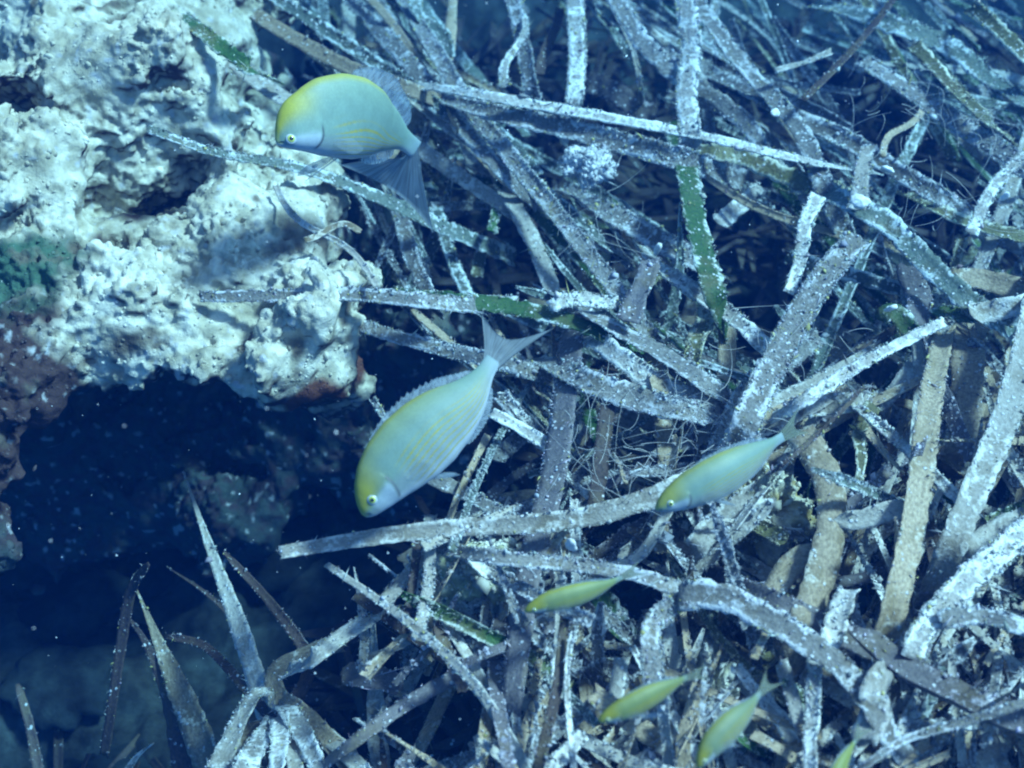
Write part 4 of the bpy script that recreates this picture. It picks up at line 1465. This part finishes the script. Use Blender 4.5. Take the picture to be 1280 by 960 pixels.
    def paddle(name, b, dr, wdv, ln, wd_):
        m, n = 13, 9
        rows = np.zeros((m, n, 3))
        for i in range(m):
            u = i / (m - 1) - 0.5
            for j in range(n):
                t = j / (n - 1)
                wj = wd_ * (0.25 + 0.75 * math.sin(min(1, t * 1.1) * math.pi * 0.62))
                rows[i, j] = b + dr * ln * t * (1 - 0.9 * abs(u) ** 1.6 * t) + wdv * u * wj
        v, f, uv = solid_fan(rows, unit(np.cross(dr, wdv)), 0.0006)
        put(name, v, f, M['clearfin' if name == 'pectoral_fin' else 'fin'], uv)
    for sd in (1, -1):
        c, d, sdv, tn, H, W = at(0.265, -1)
        b = c - d * H * 0.42 + sdv * sd * W * 0.93
        paddle('pectoral_fin', b, unit(tn * 0.95 + sdv * sd * 0.22 - d * 0.25), d, 0.17 * L, 0.075 * L)
        c, d, sdv, tn, H, W = at(0.36, -1)
        b = c - d * H * 0.96 + sdv * sd * W * 0.18
        dr = unit(tn * 0.7 - d * 0.55 + sdv * sd * 0.25) if pect is None else unit(img(pect) + sdv * sd * 0.15)
        paddle('pelvic_fin', b, dr, unit(sdv * sd * 0.8 + d * 0.4), (0.13 if pect is None else 0.20) * L, 0.055 * L)
    return root


G = 'small shoal of yellow headed silver fish'
make_fish('large silver fish with yellow brow in front of the pale rock, tail hanging down',
          [(346, 178, 0.510), (382, 168, 0.517), (430, 164, 0.533), (474, 170, 0.556), (500, 178, 0.568), (518, 190, 0.574)], (-0.05, 0.97, 0.05), (0.62, 0.72, 0.0),
          [(542, 292, 0.585), (424, 206, 0.585)], hs=1.05, hus=1.38, hls=0.72, ws=1.0, dfin=0.11, dstart=0.42, yv=(0.2, 0.8), ygf=0.3, tone=1.15, group=G, yellow=1.0, pect=(-0.85, -0.55, 0.1), forkd=0.2, hires=True, saw=False, eye_at=(0.060, -0.10))
make_fish('large silver fish diving head down in the centre of the photo',
          [(455, 645, 0.450), (490, 590, 0.452), (538, 540, 0.455), (585, 497, 0.460), (617, 450, 0.468)], (-0.80, 0.56, 0.16), (-0.88, 0.40, 0.15),
          [(602, 392, 0.480), (692, 410, 0.474)], hs=0.98, group=G, dfin=0.055, hires=True)
make_fish('medium slender fish heading down left above the yellowish growth',
          [(820, 637, 0.440), (860, 616, 0.442), (905, 592, 0.445), (945, 568, 0.451), (978, 546, 0.458)], (-0.42, 0.84, 0.20), (-0.42, 0.82, 0.22),
          [(1000, 506, 0.470), (1012, 540, 0.467)], hs=0.72, group=G, dfin=0.035, yellow=0.8, hires=True)
make_fish('small yellow green fish in the centre below the very long pale leaf',
          [(656, 764, 0.425), (690, 752, 0.426), (725, 742, 0.428), (755, 732, 0.431), (777, 722, 0.434)], (-0.22, 0.88, 0.32), (-0.22, 0.88, 0.32),
          [(800, 700, 0.439), (812, 716, 0.439)], hs=0.62, group=G, dfin=0.03, yellow=1.2, olive=0.75, tone=0.9, hires=True)
make_fish('small yellow green fish near the bottom edge lying almost level',
          [(748, 902, 0.380), (780, 887, 0.381), (812, 870, 0.383), (842, 855, 0.386), (860, 846, 0.389)], (-0.40, 0.84, 0.30), (-0.4, 0.84, 0.3),
          [(886, 828, 0.393), (890, 848, 0.393)], hs=0.66, group=G, dfin=0.03, yellow=1.2, olive=0.8, tone=0.85, hires=True, stripes=1.4)
make_fish('steeply diving greenish fish at the bottom edge, snout at the frame',
          [(872, 960, 0.370), (892, 930, 0.372), (914, 906, 0.375), (935, 885, 0.379), (950, 866, 0.383)], (-0.78, 0.58, 0.28), (-0.78, 0.58, 0.28),
          [(958, 836, 0.389), (982, 852, 0.389)], hs=0.74, group=G, dfin=0.03, yellow=1.1, olive=0.5, tone=0.8, hires=True, stripes=1.4)
make_fish('yellow green fish mostly cut off by the bottom edge at lower right',
          [(1028, 1010, 0.375), (1038, 985, 0.376), (1048, 962, 0.378), (1060, 940, 0.381), (1070, 925, 0.384)], (-0.8, 0.3, 0.5), (-0.8, 0.3, 0.5),
          [(1072, 900, 0.390), (1092, 908, 0.390)], hs=0.6, group=G, dfin=0.03, yellow=1.2, olive=1.0, tone=1.0)

# ------------------------------------------------------------------ small growths and bits
def growth(*a, **k):
    o = lump(*a, **k)
    me = o.data
    co = np.empty(len(me.vertices) * 3, np.float32)
    me.vertices.foreach_get('co', co)
    co = co.reshape(-1, 3)
    rng = np.random.default_rng(a[3])
    i = rng.integers(0, len(co), 1400)
    v, f, c = flakes(co[i] * rng.uniform(0.98, 1.06, (1400, 1)), rng.lognormal(math.log(0.0006), 0.5, 1400), np.array(a[4][1])[None] * rng.uniform(0.5, 1.3, (1400, 1)), 1.0, rng, hair=0.25)
    ch = mesh_obj('frill', v, f, M['crust'], o, cols=np.clip(c, 0, 0.8), smooth=False)
    ch['kind'] = 'stuff'
    return o


o = growth('sponge', P(950, 640, 0.028), (0.022, 0.020, 0.016), 17, ((0.30, 0.24, 0.10), (0.52, 0.50, 0.40)), M['sponge'], amp=0.75, freq=90.0, nu=80, nv=48)
tag(o, 'yellowish brown crumbly growth under the medium fish', 'growth')
o = growth('sponge', P(890, 880, 0.020), (0.018, 0.020, 0.014), 23, ((0.42, 0.40, 0.28), (0.66, 0.64, 0.56)), M['sponge'], amp=0.8, freq=110.0, nu=80, nv=48)
tag(o, 'cream crumbly growth between the two lowest fish', 'growth')
o = growth('sponge', P(735, 205, 0.05), (0.012, 0.011, 0.006), 29, ((0.74, 0.72, 0.72), (0.52, 0.52, 0.52)), M['sponge'], amp=0.8, freq=150.0, nu=80, nv=48)
tag(o, 'white frilled clump under the level white leaf', 'growth')
o = growth('sponge', P(600, 710, 0.03), (0.020, 0.012, 0.010), 41, ((0.42, 0.42, 0.25), (0.62, 0.60, 0.52)), M['sponge'], amp=0.8, freq=110.0, nu=80, nv=48)
tag(o, 'yellow white crumbly growth under the very long pale leaf', 'growth')
for k, (px, py, z, r, lab) in enumerate([
    (1075, 252, 0.078, 0.0045, 'white knob at the end of the short pale leaf'),
    (970, 141, 0.066, 0.0038, 'white fleck beside the tip of the dark narrow leaf'),
    (1110, 212, 0.066, 0.0042, 'white fleck on the crusted leaf at upper right'),
    (1112, 386, 0.066, 0.0035, 'white fleck near the green scrap at the right'),
    (822, 312, 0.050, 0.0036, 'bright white fleck above the purple grey scrap'),
    (714, 682, 0.072, 0.0030, 'bright white fleck under the very long pale leaf'),
    (1255, 246, 0.070, 0.0034, 'white fleck on the leaf at the right edge'),
]):
    o = lump('shell_fragment', P(px, py, z), (r * 0.9, r * 0.6, r * 0.35), 60 + k, ((0.80, 0.78, 0.74), (0.66, 0.64, 0.60)), M['nodule'], amp=0.7, freq=300.0, nu=24, nv=14)
    o.rotation_euler = (0.5, 0.3 * k, 0.9 * k)
    tag(o, lab, 'shell', 'white shell flecks on the leaves')


def hairs():
    """Fine pale algal threads."""
    rng = np.random.default_rng(5)
    V, F, C = [], [], []
    off = 0
    spots = [(800, 530, 0.062, 70, 60), (850, 560, 0.06, 60, 50), (1120, 130, 0.07, 50, 40), (1210, 150, 0.07, 40, 40), (740, 290, 0.05, 40, 30), (830, 480, 0.066, 50, 50), (760, 580, 0.06, 40, 40), (1000, 420, 0.075, 30, 40), (1180, 250, 0.07, 40, 30)]
    for px, py, z, num, spread in spots:
        for _ in range(num // 2):
            a = P(px + rng.normal(0, spread), py + rng.normal(0, spread * 0.6), z + rng.normal(0, 0.004))
            d = unit(rng.normal(0, 1, 3) * np.array([1, 1, 0.5]) + [0.3, -0.3, 0.2])
            L = rng.uniform(0.008, 0.022)
            bend = rng.normal(0, 0.8, 3)
            n = 7
            t = np.linspace(0, 1, n)[:, None]
            p = a + d * L * t + bend * L * t * t * 0.7
            tn = unit(np.gradient(p, axis=0))
            s1 = unit(np.cross(tn, [0.3, 0.2, 0.9]))
            s2 = np.cross(tn, s1)
            r = np.linspace(0.00017, 0.00007, n)[:, None]
            ring = np.stack([p + s1 * r, p - s1 * r * 0.5 + s2 * r * 0.87, p - s1 * r * 0.5 - s2 * r * 0.87], 1)
            V.append(ring.reshape(-1, 3))
            for i in range(n - 1):
                for j in range(3):
                    k = (j + 1) % 3
                    F.append((off + i * 3 + j, off + i * 3 + k, off + i * 3 + 3 + k, off + i * 3 + 3 + j))
            off += n * 3
    V = np.concatenate(V)
    o = mesh_obj('algal_threads', V, np.array(F), M['crust'], cols=np.tile([0.42, 0.40, 0.38], (len(V), 1)))
    tag(o, 'fine pale algal threads caught on the leaves', 'algae', kind='stuff')


hairs()


def snow():
    """Specks drifting in the water."""
    rng = np.random.default_rng(21)
    n = 520
    pos = np.array([CP(rng.uniform(-100, 1380), rng.uniform(-80, 1040), rng.uniform(0.34, 0.62)) for _ in range(n)])
    size = rng.lognormal(math.log(0.00017), 0.45, n)
    cc = np.tile([0.75, 0.78, 0.80], (n, 1))
    v, f, c = flakes(pos, np.clip(size, 0.0001, 0.0008), cc, 0.9, rng)
    o = mesh_obj('drifting_specks', v, f, M['crust'], cols=c, smooth=False)
    tag(o, 'tiny white specks drifting in the water', 'specks', kind='stuff')


snow()

# ------------------------------------------------------------------ the water itself
def water():
    b = [(-5.5, 5.5), (-5.5, 5.6), (-1.7, CAM[2] + 0.06)]
    V = np.array([(b[0][i], b[1][j], b[2][k]) for i in (0, 1) for j in (0, 1) for k in (0, 1)])
    F = [(0, 1, 3, 2), (4, 6, 7, 5), (0, 4, 5, 1), (2, 3, 7, 6), (0, 2, 6, 4), (1, 5, 7, 3)]
    m = bpy.data.materials.new('water_haze')
    m.use_nodes = True
    nt = m.node_tree
    nt.nodes.remove(nt.nodes['Principled BSDF'])
    pv = nt.nodes.new('ShaderNodeVolumePrincipled')
    pv.inputs['Color'].default_value = (*WATER_SCATTER, 1)
    pv.inputs['Absorption Color'].default_value = (*WATER_ABSORB, 1)
    pv.inputs['Density'].default_value = WATER_DENSITY
    pv.inputs['Anisotropy'].default_value = 0.2
    nt.links.new(pv.outputs[0], nt.nodes['Material Output'].inputs['Volume'])
    o = mesh_obj('haze', V, F, m, smooth=False)
    tag(o, kind='stuff')


water()
